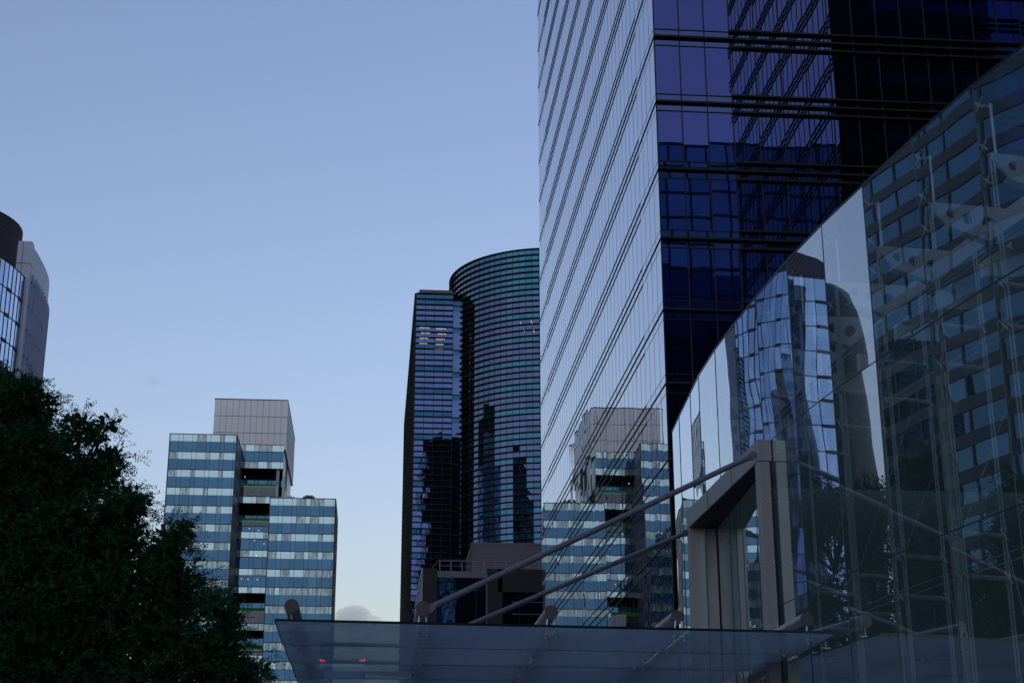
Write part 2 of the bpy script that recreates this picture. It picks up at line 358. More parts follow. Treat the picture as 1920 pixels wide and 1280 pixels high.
m = MB(); verts(m, *LF2, c2[1:-1], GZ, zt, .05, 0, .03); verts(m, *NF2, c3[1:], GZ, zt, .06, 0, .03); m.build('mullion', 'tower_mullion', t)
m = MB(); m.box(U2-.05, U2+1.9, VB, VB+.12, GZ, zt); m.build('corner_pier', 'dark_core', t)

# ------------------------------------------------------------------ laboratory building (left of centre)
t = thing('stepped_building', 'stepped glass building with pale and blue window bands under a grey metal box', 'building', (-30, 340, GZ))
def lab_cuts(L, ph=0):
    out = [0]; s = 0; k = ph
    while s < L-.6:
        s += (2.05, 1.0)[k % 2]; k += 1; out.append(min(s, L))
    if L-out[-2] < .5: out.pop(-2)
    if out[-1] < L: out.append(L)
    return out
def lab_block(x0, x1, y0, y1, ztop, zbot, fl, left=True, right=True, skip=(), pale=1.65, name='block'):
    c = MB(); c.box(x0+.1, x1-.1, y0+.1, y1, zbot, ztop-.05)
    if not skip: c.build('core', 'dark_core', t)
    faces = [((x0, y0), (x1, y0), lab_cuts(x1-x0))]
    if right: faces.append(((x1, y0), (x1, y1), lab_cuts(y1-y0)))
    if left: faces.append(((x0, y1), (x0, y0), lab_cuts(y1-y0)))
    n = 0; z = ztop
    fr = MB()
    while z > zbot+.5:
        if n not in skip:
            gp, gb, gs = MB(), MB(), MB()
            lo = max(z-fl, zbot)
            for k, (a, b, cu) in enumerate(faces):
                if k == 0:
                    rn = []
                    for q in range(len(cu)-1):
                        d = 1 if n > 4 else (.6 if q % 3 == 1 else .2)
                        rn.append(min(.99, random.random()*(.35+.25*(n > 3))+.02 + (.45 if (random.random() < (.25 if n < 5 else .8)) else 0)))
                    panes(gp, a, b, cu, z-pale, z, .002, .02, rnds=rn); panes(gb, a, b, cu, lo, z-pale, .002, .02)
                else: panes(gs, a, b, cu, lo, z, .002, .02)
                bar(fr, a, b, z-.09, z+.09, 0, .06); verts(fr, a, b, cu[1:-1], lo, z, .07, 0, .035)
            gp.build('pale_window_band', 'lab_pale', t); gb.build('blue_window_band', 'lab_blue', t)
            if gs.f: gs.build('side_window_band', 'lab_flank', t)
        z -= fl; n += 1
    for a, b, cu in faces: verts(fr, a, b, [0.1, cu[-1]-.1], zbot, ztop, .2, 0, .05)
    fr.build('window_frame', 'lab_frame', t)
lab_block(-46.6, -31.7, 339, 368, 90.6, GZ, 4.07)
lab_block(-24.05, -9.24, 343, 366, 77.26, GZ, 4.02, left=False)
# the recessed middle, with open terraces
MX0, MX1, MY = -31.7, -21.9, 351
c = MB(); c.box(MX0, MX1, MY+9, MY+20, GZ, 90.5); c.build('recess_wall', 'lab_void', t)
fr = MB(); c = MB()
def mid_glass(z0, z1, pale=True, x1=MX1):
    g = MB(); cu = lab_cuts(x1-MX0, 1)
    if pale:
        rn = [min(.99, random.random()*.5+(.4 if random.random() < .5 else 0)) for _ in cu]
        panes(g, (MX0, MY), (x1, MY), cu, z0, z1, .002, .02, rnds=rn); g.build('pale_window_band', 'lab_pale', t)
    else:
        panes(g, (MX0, MY), (x1, MY), cu, z0, z1, .002, .02); g.build('blue_window_band', 'lab_blue', t)
    bar(fr, (MX0, MY), (x1, MY), z1-.08, z1+.08, 0, .06); verts(fr, (MX0, MY), (x1, MY), cu[1:-1], z0, z1, .07, 0, .035)
def zy(y): # height on the recess front (y=351) of a point on the picture's row
    a = math.atan((y-640)/FOC); e = PITCH-a; return 351*math.tan(e)*1.004
def terrace(zt_, zw, zg, zb, zr):
    """ceiling, window top, green top, green bottom, railing bottom"""
    cu = lab_cuts(MX1-MX0, 1)
    g = MB(); panes(g, (MX0, MY+4), (MX1, MY+4), cu, zg, zw, .002, .03); g.build('terrace_window', 'lab_blue', t)
    v = MB(); verts(v, (MX0, MY+4), (MX1, MY+4), cu[1:-1], zg, zw, .15, 0, .06); bar(v, (MX0, MY+4), (MX1, MY+4), zw-.1, zw+.05, -.01, .05); v.build('terrace_mullion', 'lab_frame', t)
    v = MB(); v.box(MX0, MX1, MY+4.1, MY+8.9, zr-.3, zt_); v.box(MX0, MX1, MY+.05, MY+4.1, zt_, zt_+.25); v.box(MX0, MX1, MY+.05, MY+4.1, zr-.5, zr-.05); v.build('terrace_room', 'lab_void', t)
    v = MB(); v.box(MX0+.2, MX1-.9, MY+1.3, MY+1.6, zb, zg); v.build('green_band', 'lab_green', t)
    v = MB(); panes(v, (MX0, MY), (MX1-.9, MY), lab_cuts(MX1-.9-MX0), zr, zb+.1, .002, .02); v.build('balustrade', 'hall_glass_plain', t)
mid_glass(zy(856), zy(843), True); mid_glass(zy(874), zy(856), False); mid_glass(zy(886.5), zy(874), True)
terrace(zy(887), zy(901), zy(913), zy(920), zy(938)); mid_glass(zy(951), zy(939), True)
terrace(zy(951.5), zy(967), zy(977), zy(984), zy(993)); mid_glass(zy(1004), zy(994), False)
yy = 1004
for k in range(3): mid_glass(zy(yy+13), zy(yy), True); mid_glass(zy(yy+33), zy(yy+13), False); yy += 34
mid_glass(zy(1117), zy(yy), True)
terrace(zy(1117.5), zy(1130), zy(1143), zy(1151), zy(1172)); mid_glass(zy(1186), zy(1173), True)
terrace(zy(1186.5), zy(1196), zy(1212), zy(1221), zy(1232))
yy = 1232
while zy(yy+34) > GZ: mid_glass(zy(yy+13), zy(yy), True); mid_glass(zy(yy+33), zy(yy+13), False); yy += 34
mid_glass(GZ, zy(yy), False)
fr.build('window_frame', 'lab_frame', t)
c = MB(); c.box(MX1-1.5, MX1-.8, MY+.4, MY+1.1, zy(938), zy(887)); c.build('terrace_column', 'white_column', t)
# side of the recess (glass painted pale for the sky it would mirror) facing right
g = MB(); panes(g, (MX1, MY), (MX1, 385), frange(0, 34, 17), zy(950), 90.4, .002, .03); g.build('side_window_band', 'lab_flank', t)
g = MB(); panes(g, (-31.7, 351), (-31.7, 339), frange(0, 12, 6), GZ, 90, .002, .03)
# grey metal box on top
b = MB(); b.box(-38.4, -21.5, 351.1, 388, 90.55, 102.45); b.build('metal_box', 'lab_panel', t)
b = MB()
for z in (94.4, 98.4): b.box(-38.43, -21.47, 351.06, 388.03, z-.05, z+.05)
for x in frange(-38.4, -21.5, 12)[1:-1]: b.box(x-.025, x+.025, 351.05, 351.2, 90.6, 102.4)
for y in frange(351.1, 388, 18)[1:-1]: b.box(-21.6, -21.45, y-.03, y+.03, 90.6, 102.4)
b.box(-38.5, -21.4, 351.0, 388.05, 102.4, 102.6); b.build('panel_seam', 'lab_seam', t)
b = MB(); b.box(-21.5, -21.35, 351, 388, 76, 90.5)
# interior lamps of the lab, small and warm
b = MB()
for (x, z) in [(-30.5, zy(903)), (-29.5, zy(1048)), (-27, zy(1048)), (-24, zy(1020)), (-27.6, zy(1020)), (-25.4, zy(1026)), (-28.6, zy(1092)), (-30.1, zy(1091)), (-23.2, zy(1093)), (-26.5, zy(1092)), (-28.9, zy(998)), (-26.8, zy(1001)), (-23, zy(1165)), (-24.4, zy(1163))]:
    b.box(x-.09, x+.09, MY-.1, MY-.02, z-.09, z+.09)
b.build('ceiling_lamp', 'lamp_strip', t)
# shrubs on the right block's roof
def clump_leaves(centres, radii, n, size, flat=.0, drop=0, seed=1, shell=.0):
    r = np.random.default_rng(seed); cs = np.array(centres, float); ra = np.array(radii, float)
    wgt = (ra**2); wgt /= wgt.sum(); k = r.choice(len(cs), n, p=wgt)
    d = r.normal(size=(n, 3)); d /= np.linalg.norm(d, axis=1)[:, None]; rr = (shell+(1-shell)*r.random(n))**(1/2.0)
    p = cs[k]+d*(rr*ra[k])[:, None]*np.array([1, 1, .8]); p += r.normal(size=(n, 3))*(ra[k]*.12)[:, None]
    return p, d
def leaf_mesh(p, axis, L, W, seed=3):
    """quads pointing along axis with random twist"""
    r = np.random.default_rng(seed); n = len(p); a = axis/np.linalg.norm(axis, axis=1)[:, None]
    q = r.normal(size=(n, 3)); b = np.cross(a, q); b /= np.linalg.norm(b, axis=1)[:, None]
    L = np.broadcast_to(L, (n,))[:, None]; W = np.broadcast_to(W, (n,))[:, None]
    v = np.stack([p, p+a*L*.45+b*W*.5, p+a*L, p+a*L*.45-b*W*.5], 1).reshape(-1, 3)
    return v
def np_obj(name, v, mat, parent=None, seed=1, org=(0, 0, 0)):
    n = len(v)//4; me = bpy.data.meshes.new(name); me.vertices.add(len(v)); me.loops.add(len(v)); me.polygons.add(n)
    vv = v-np.array(org); vv[:, 2] += EYE
    me.vertices.foreach_set('co', vv.astype(np.float32).ravel()); me.loops.foreach_set('vertex_index', np.arange(len(v), dtype=np.int32))
    me.polygons.foreach_set('loop_start', np.arange(0, len(v), 4, dtype=np.int32)); me.polygons.foreach_set('loop_total', np.full(n, 4, dtype=np.int32))
    me.update(calc_edges=True); a = me.attributes.new('rnd', 'FLOAT', 'FACE'); a.data.foreach_set('value', np.random.default_rng(seed).random(n).astype(np.float32))
    me.materials.append(M[mat]); o = bpy.data.objects.new(name, me); COL.objects.link(o)
    if parent: o.parent = parent
    return o
for i, (x, h, wd, lab) in enumerate([(-15.6, 2.0, 2.6, 'dense dark shrub on the roof edge of the stepped building'), (-19.6, 1.2, 1.6, 'sparse low shrub on the roof beside the metal box')]):
    sh = thing('roof_shrub', lab, 'shrub', (x, 345.5, 77.2))
    cs = [(random.uniform(-wd/2, wd/2), random.uniform(-.6, .6), .3+random.random()*h*.4) for _ in range(9)]
    p, d = clump_leaves(cs, [h*.33]*9, 1400 if i == 0 else 260, .2, seed=20+i)
    o = np_obj('foliage', leaf_mesh(p, d+.3, .28, .12, 5+i), 'roof_leaf', sh, seed=i); o.location = (0, 0, -EYE)
    s = MB()
    for c_ in cs: s.tube([(x, 345.5, 77.2), (x+c_[0]*.6, 345.5+c_[1]*.6, 77.2+c_[2]*.6), (x+c_[0], 345.5+c_[1], 77.2+c_[2])], [.06, .04, .02], 5)
    s.build('stem', 'bark', sh)

# ------------------------------------------------------------------ dark slab and round tower (centre)
t = thing('slab_tower', 'narrow dark slab tower with blue windows and brown louvred side, left of the round tower', 'tower', (10, 290, GZ))
SX0, SX1, SY = 6.78, 14.16, 290; SZ = 107.55; RH = 1.1625
c = MB(); c.box(SX0+.1, SX1, SY+.15, SY+60, GZ, SZ-.1); c.box(SX0+.1, SX1-.6, SY+60, SY+100, GZ, SZ-.1); c.box(SX1, 16.6, SY+1.35, SY+8, GZ, SZ-1.6); c.build('core', 'dark_core', t)
rows = int((SZ-GZ)/RH)
fins = MB(); mul = MB()
fr1 = ((SX0, SY), (SX1, SY)); cu = frange(0, SX1-SX0, 4)
fr2 = ((SX1, SY+1.2), (16.65, SY+1.2))
for k in range((rows+3)//4):
    g, s = MB(), MB()
    for j in range(4):
        r0 = k*4+j; z1 = SZ-r0*RH; z0 = max(z1-RH, GZ)
        if z1 <= GZ: break
        teal = (r0 % 4 == 1) or r0 == 0
        panes(s if teal else g, *fr1, cu, z0, z1, .0025, .01)
        bar(fins, *fr1, z1-.05, z1+.07, 0, .42)
        if r0 % 4 == 1 or r0 == 0:
            panes(s, *fr2, [0, 2.4], z0-.9, z1-.9, .002); bar(fins, *fr2, z1-1., z1-.85, 0, .2)
        else: panes(g, *fr2, [0, 2.4], z0-.9, z1-.9, .0015)
        bar(fins, (SX0, SY+100), (SX0, SY), z1-.05, z1+.06, 0, .35)
    if g.f: g.build('window_band', 'slab_vision', t)
    if s.f: s.build('spandrel_band', 'slab_teal', t)
verts(mul, *fr1, cu, GZ, SZ, .09, 0, .05); mul.build('mullion', 'dark_ledge', t); fins.build('ledge', 'dark_ledge', t)
c = MB(); c.box(SX0, SX0+.1, SY+.02, SY+100, GZ, SZ); 
for y in frange(SY, SY+100, 60): c.box(SX0-.28, SX0, y, y+.4, GZ, SZ)
c.build('louvred_side', 'brown_louvre', t)
c = MB(); c.box(SX0+.6, SX1, SY+2, SY+20, SZ, SZ+1.6); c.box(SX0, SX1+.1, SY-.1, SY+100, SZ-.05, SZ+.15); c.build('roof_edge', 'lab_seam', t)
b = MB()
for (x, wd, z) in [(SX0+1.7, 2.0, 100.3), (SX0+1.9, 1.8, 99.2), (SX0+1.6, 1.7, 98.1), (SX0+1.5, 1.6, 97), (SX0+1.4, 1.7, 96), (SX0+5, 2.0, 100.2), (SX0+5.2, 1.7, 99.1), (SX0+4.9, 1.7, 98), (SX0+4.8, 1.6, 96.9), (SX0+4.7, 1.7, 95.9)]:
    b.box(x-wd/2, x+wd/2, SY-.04, SY-.02, z-.035, z+.035)
b.build('ceiling_lamp', 'lamp_strip', t)

t = thing('round_tower', 'curved dark teal glass tower with thin black ledges, behind the glass tower edge', 'tower', (33.1, 289.5, GZ))
CX, CY, CR, CZ = 34.28, 299.6, 20.15, 113.85; RD = 1.2
NS = 96
def cyl_pt(i, r=CR): a = 2*math.pi*i/NS; return (CX+r*math.cos(a), CY+r*math.sin(a))
c = MB(); c.prism([cyl_pt(i, CR-.25) for i in range(NS)], GZ, CZ-.1); c.build('core', 'dark_core', t)
rows = int((CZ-GZ)/RD); led = MB(); mul = MB()
vis = [i for i in range(NS)]
for k in range((rows+3)//4):
    g, s = MB(), MB()
    for j in range(4):
        r0 = k*4+j; z1 = CZ-r0*RD; z0 = max(z1-RD, GZ)
        if z1 <= GZ: break
        teal = r0 < 8 or r0 % 4 == 3
        for i in vis: panes(s if teal else g, cyl_pt(i), cyl_pt(i+1), [0, 2*CR*math.sin(math.pi/NS)], z0, z1, .004, .01)
        n = NS; i0 = len(led.v)
        for rr, zz in ((CR-.05, z1-.05), (CR+.42, z1-.05), (CR+.42, z1+.07), (CR-.05, z1+.07)): led.v += [(*cyl_pt(i, rr), zz) for i in range(n)]
        for q in range(3):
            for i in range(n): led.f.append((i0+q*n+i, i0+q*n+(i+1) % n, i0+(q+1)*n+(i+1) % n, i0+(q+1)*n+i)); led.r.append(.5); led.mi.append(0)
    if g.f: g.build('window_band', 'drum_vision', t)
    if s.f: s.build('spandrel_band', 'drum_teal', t)
for i in range(NS): x, y = cyl_pt(i); mul.tube([(x, y, GZ), (x, y, CZ)], .05, 4, False)
mul.build('mullion', 'dark_ledge', t); led.build('ledge', 'dark_ledge', t)
# dark notch where it meets the slab
c = MB()
c.box(16.65, 17.1, 292.5, 300, GZ, 105.4); c.build('dark_link', 'dark_ledge', t)
b = MB()
def on_drum(px, z, L, lean):
    # lamp strips behind the drum glass
    a = math.radians(px); x, y = CX+(CR+.04)*math.cos(a), CY+(CR+.04)*math.sin(a)
    b.tube([(x, y, z), (x+lean, y-.02, z-L)], .035, 4)
for px, z, L, ln in [(-112, 98.9, .9, .5), (-110, 97.2, .8, .5), (-105.5, 99.0, .9, .2), (-104.6, 97.3, .8, .2), (-98.5, 99.0, .9, -.3), (-99, 97.3, .8, -.25)]: on_drum(px, z, L, ln)
b.build('ceiling_lamp', 'lamp_strip', t)

# ------------------------------------------------------------------ podium block in front of it
t = thing('podium_building', 'low plum-coloured block with a roof railing in front of the two dark towers', 'building', (18, 200, GZ))
PZ = 36.0; PY = 200
c = MB(); c.box(6.2, 8.0, PY, PY+32, GZ, PZ+.1); c.box(8.0, 32, PY+.5, PY+32, GZ, PZ-.4); c.build('core', 'plum_cladding', t)
c = MB(); c.box(6.25, 8.1, PY-.06, PY+.3, GZ, PZ); c.box(16.0, 32, PY-.1, PY+.5, PZ-2.9, PZ+.1); c.box(14.6, 16.6, PY-.1, PY+.5, GZ, PZ+.1); c.build('cladding', 'plum_cladding', t)
c = MB(); c.box(8.1, 14.6, PY-.03, PY+.55, PZ-1.1, PZ-.25); c.box(14.45, 14.6, PY-.2, PY+.5, GZ, PZ-.9); c.build('cornice', 'grey_trim', t)
z = PZ-1.1; k = 0
mul = MB()
while z > GZ+1:
    h = (1.6, 5.2, 1.6)[k % 3] if k < 3 else (1.6, 4.2)[k % 2]
    g = MB(); panes(g, (8.1, PY+.2), (14.45, PY+.2), [0, 2.35, 5.1, 6.35], max(z-h, GZ), z, .006, .03); g.build('window_band', 'slab_teal' if h < 2 else 'podium_glass', t)
    bar(mul, (8.1, PY+.2), (14.45, PY+.2), z-.06, z+.06, 0, .08); z -= h; k += 1
verts(mul, (8.1, PY+.2), (14.45, PY+.2), [2.35, 5.1], GZ, PZ-1.1, .1, 0, .06); mul.build('mullion', 'dark_ledge', t)
g = MB(); panes(g, (16.6, PY+.3), (32, PY+.3), frange(0, 15.4, 7), GZ, PZ-2.9, .006, .05); g.build('dark_glazing', 'tower_vision', t)
c = MB()
for i in range(24): z = PZ-4.2-i*1.55; c.box(17.8, 32, PY-.1, PY+.1, z-.035, z+.035)
c.build('sun_shade', 'grey_trim', t)
# pale flank seen edge on
c = MB(); c.box(6.02, 6.2, PY+.1, PY+31, PZ-.5, PZ+.15)
for y in frange(PY+.2, PY+30, 5): c.box(6.0, 6.2, y, y+.5, GZ, PZ-.5)
for z in (PZ-5, PZ-11, PZ-17): c.box(6.02, 6.2, PY+.7, PY+29.9, z-.2, z+.2)
c.build('flank_frame', 'office_white', t)
# penthouse
c = MB(); c.box(13.4, 34, 212, 226, PZ-.4, 41.8); c.build('penthouse', 'pink_ribbed', t)
c = MB()
for i in range(17): z = PZ+.2+i*.33; c.box(13.32, 34, 211.93, 226, z-.05, z+.05)
c.box(13.3, 34, 211.9, 226, 41.7, 41.95); c.build('rib', 'pink_ribbed', t)
# railing on the roof
c = MB()
for z in (PZ+.45, PZ+1.1, PZ+1.2): c.tube([(8.2, PY+.3, z), (32, PY+.3, z)], .035, 5)
for x in frange(8.4, 31.6, 16): c.tube([(x, PY+.3, PZ-.4), (x, PY+.3, PZ+1.2)], .05, 5)
c.tube([(8.2, PY+.3, PZ+1.15), (6.4, PY+18, PZ+1.2)], .035, 5); c.build('railing', 'rail_metal', t)

# ------------------------------------------------------------------ curved office tower (left edge)
t = thing('curved_office_tower', 'rounded blue glass office tower with a louvred drum on top, at the left edge', 'tower', (-102, 262, GZ))
OX, OY, OA, OB, OE = -94.4, 258.0, 34.5, 35.0, 2.6
ON = 150
def oval(i, k=1.0, dz=0):
    a = 2*math.pi*i/ON; ca, sa = math.cos(a), math.sin(a)
    return (OX+(OA*k)*math.copysign(abs(ca)**(2/OE), ca), OY+(OB*k)*math.copysign(abs(sa)**(2/OE), sa))
OZ = 93.3
c = MB(); c.prism([oval(i, .992) for i in range(ON)], GZ, OZ); c.build('core', 'dark_core', t)
# glass covers the front and left; louvred fins cover the right end (from the nose round to the back)
pts = [oval(i) for i in range(ON)]
def is_side(i):
    x, y = pts[i % ON]; return x > -64.5 and y > 249.7
sidei = [i for i in range(ON) if is_side(i)]
front = [i for i in range(ON) if not is_side(i)]
fh = 4.35; z = OZ; k = 0; fr = MB()
while z > GZ+.5:
    g = MB(); z0 = max(z-fh, GZ)
    for i in front:
        a, b = pts[i], pts[(i+1) % ON]; L = math.hypot(b[0]-a[0], b[1]-a[1]); n = 1 if i % 2 else 1
        panes(g, a, b, frange(0, L, n), z0, z, .0025, .02)
        verts(fr, a, b, frange(0, L, n)[:-1], z0, z, .06, 0, .09)
        bar(fr, a, b, z-.08, z+.08, 0, .06)
        if k > 0 and i % 3 == 1: bar(fr, a, b, z-.25, z+.25, 0, .15)
    g.build('window_band', 'office_glass', t); z -= fh; k += 1
fr.build('window_frame', 'office_dark', t)
# pale end wall, taller than the glass, and fins
c = MB(); f = MB(); ZS = 100.0
for i in sidei:
    a, b = pts[i], pts[(i+1) % ON]; L = math.hypot(b[0]-a[0], b[1]-a[1])
    bar(c, a, b, GZ, ZS, -1.0, .02)
    n = max(1, round(L/1.6))
    for s in frange(0, L, n)[:-1]: bar(f, a, b, GZ, ZS-5, .02, .5, s, s+.12)
    for z in np.arange(GZ+4, ZS-4, 4.35): bar(f, a, b, z-.06, z+.06, .02, .32)
c.box(-62.0, -59.70, 249.7, 251.6, OZ-.6, ZS+.02); c.box(-60.35, -59.72, 249.4, 251.5, GZ, OZ-.6); c.build('end_wall', 'office_white', t); f.build('sun_fin', 'office_fin', t)
c = MB()
for z in (ZS-4.0,): c.box(-62.03, -59.67, 249.66, 251.63, z-.05, z+.05)
for x in (-61.1,): c.box(x-.03, x+.03, 249.66, 249.8, OZ-.5, ZS)
c.build('panel_joint', 'office_dark', t)
c = MB(); cc = (-93.4, 268.0, 26.9)
c.prism([(cc[0]+cc[2]*math.cos(2*math.pi*i/64), cc[1]+cc[2]*.7*math.sin(2*math.pi*i/64)) for i in range(64)], OZ, 109.9); c.build('drum', 'office_dark', t)
c = MB()
for i in range(34):
    z = OZ+.3+i*.49
    c.prism([(cc[0]+(cc[2]+.25)*math.cos(2*math.pi*q/64), cc[1]+(cc[2]+.35)*.7*math.sin(2*math.pi*q/64)) for q in range(64)], z, z+.17)
c.build('louvre', 'drum_louvre', t)

t = thing('dark_round_tower', 'slim dark tower with a rounded shoulder, mirrored in the hall glass beside the portal', 'tower', (-96, 198, GZ))
b = MB(); prof = [(6.7, GZ), (6.7, 40), (6.5, 62), (6.3, 70), (6.0, 75.5), (5.5, 79.5), (4.6, 82.2), (3.2, 83.6), (1.5, 84.3), (0.05, 84.5)]
for q in range(len(prof)):
    for k in range(40): b.v.append((-96+prof[q][0]*math.cos(k*math.pi/20), 198+prof[q][0]*math.sin(k*math.pi/20), prof[q][1]))
for q in range(len(prof)-1):
    for k in range(40): b.f.append((q*40+k, q*40+(k+1) % 40, (q+1)*40+(k+1) % 40, (q+1)*40+k)); b.r.append(.5); b.mi.append(0)
b.build('shell', 'slate_shell', t, smooth=True)
# ------------------------------------------------------------------ banded building (left, outside the picture, mirrored in the hall glass)
t = thing('banded_building', 'long office block with plum bands and blue windows, mirrored in the curved glass hall', 'building', (-90, 100, GZ))
EX, EY0, EY1, EZ = -80.0, 20.0, 158.0, 118.0
c = MB(); c.box(EX-40, EX-.3, EY0+.1, EY1-.1, GZ, EZ); c.build('core', 'dark_core', t)
ef = ((EX, EY0), (EX, EY1)); cu = [0]
while cu[-1] < 138: cu.append(min(138, cu[-1]+random.choice((1.2, 3.4, 4.8, 6.0))))
z = EZ; m = MB(); nf = ((EX-40, EY1), (EX, EY1)); nf = ((EX, EY1), (EX-40, EY1)); sf = ((EX-40, EY0), (EX, EY0))
while z > GZ+.5:
    s, g = MB(), MB(); z0 = max(z-3.6, GZ)
    bar(s, *ef, z-1.35, z, -.3, .05); bar(s, *nf, z-1.35, z, -.3, .05); bar(s, *sf, z-1.35, z, -.3, .05); s.build('band', 'band_cladding', t)
    panes(g, *ef, cu, z0, z-1.35, .004, .03, -.1); panes(g, *nf, frange(0, 40, 16), z0, z-1.35, .004, .03, -.1); panes(g, *sf, frange(0, 40, 16), z0, z-1.35, .004, .03, -.1); g.build('window_band', 'band_glass', t)
    z -= 3.6
verts(m, *ef, [q for q in cu[1:-1]], GZ, EZ, .20, -.1, .06); m.build('mullion', 'band_cladding', t)

# ------------------------------------------------------------------ gridded building behind the camera (mirrored in the tower)
t = thing('gridded_building', 'dark building with a square window grid, mirrored in the corner of the tall tower', 'building', (30, -70, GZ))
FX0, FX1, FY, FZ = -6.0, 75.0, -62.0, 102.0
c = MB(); c.box(FX0+.1, FX1-.1, FY-40, FY-.2, GZ, FZ-.1); c.build('core', 'dark_core', t)
ff = ((FX1, FY), (FX0, FY)); cu = frange(0, FX1-FX0, 27); z = FZ; fr = MB()
while z > GZ+.5:
    g = MB(); z0 = max(z-4, GZ); panes(g, *ff, cu, z0, z, .004, .05); g.build('window_band', 'grid_glass', t); bar(fr, *ff, z-.25, z+.1, -.1, .15); z -= 4
verts(fr, *ff, cu, GZ, FZ, .3, -.1, .15); fr.build('frame', 'grid_frame', t)
t = thing('dark_block', 'dark block with thin pale gridlines, mirrored low in the corner of the tall tower', 'building', (30, -45, GZ))
FX0, FX1, FY, FZ = -2.0, 78.0, -40.0, 66.0
c = MB(); c.box(FX0+.1, FX1-.1, FY-20, FY-.2, GZ, FZ-.1); c.build('core', 'dark_core', t)
ff = ((FX1, FY), (FX0, FY)); cu = frange(0, FX1-FX0, 40); z = FZ; fr = MB()
while z > GZ+.5:
    g = MB(); z0 = max(z-4, GZ); panes(g, *ff, cu, z0, z, .004, .05); g.build('window_band', 'tower_vision', t); bar(fr, *ff, z-.08, z+.06, -.1, .1); z -= 4
verts(fr, *ff, cu, GZ, FZ, .12, -.1, .1); fr.build('frame', 'grid_line', t)
# ------------------------------------------------------------------ curved glass hall (right)
H, HJ = 12.0, [12.0, 8.55, 5.0, 1.55, GZ]
JP = [(17.6, .5), (16.0, 2.6), (14.7, 5.2), (13.8, 7.6), (13.0, 10.0), (12.2, 12.4), (11.5, 14.6), (10.85, 16.6), (10.3, 18.5), (9.87, 20.4), (9.527, 21.81), (9.21, 23.814), (8.937, 25.858), (8.694, 27.763), (8.509, 29.753), (8.385, 31.994), (8.307, 33.794), (8.262, 35.776), (8.300, 37.961), (8.40, 39.573), (8.537, 41.854), (8.653, 43.532)]
t = thing('curved_glass_hall', 'curved entrance hall of clear frameless glass panels hung on steel cable trusses', 'building', (12, 30, GZ))
nJ = len(JP)
IN = []   # inward direction at each joint
for i in range(nJ):
    a = Vector(JP[max(0, i-1)]); b = Vector(JP[min(nJ-1, i+1)]); d = (b-a).normalized(); IN.append(Vector((d.y, -d.x)))
def wp(i, off, z): return (JP[i][0]+IN[i].x*off, JP[i][1]+IN[i].y*off, z)
iP0, iP1 = JP.index((8.385, 31.994)), JP.index((8.300, 37.961))   # the portal interrupts the lower rows here
for i in range(nJ-1):
    tilt = random.gauss(0, .0012)
    for r in range(4):
        if iP0 <= i < iP1 and r > 0: continue
        z1, z0 = HJ[r], HJ[r+1]; a, b = JP[i], JP[i+1]; L = math.hypot(b[0]-a[0], b[1]-a[1])
        g = MB(); panes(g, b, a, [0, L], z0+.008, z1-.008, .0004, .007); 
        o = g.build('glass_panel', 'hall_glass', t)
e = MB()
for i in range(nJ-1):
    a, b = JP[i], JP[i+1]
    bar(e, b, a, H-.008, H+.02, -.012, .012)
    for z in HJ[1:-1]:
        if iP0 <= i < iP1: continue
        bar(e, b, a, z-.009, z+.009, -.012, .006)
for i in range(nJ):
    z0 = 8.56 if iP0 < i < iP1 else GZ
    e.tube([wp(i, 0, z0), wp(i, 0, H)], .012, 4, False)
e.build('panel_joint', 'glass_edge', t)
ZB = 10.75
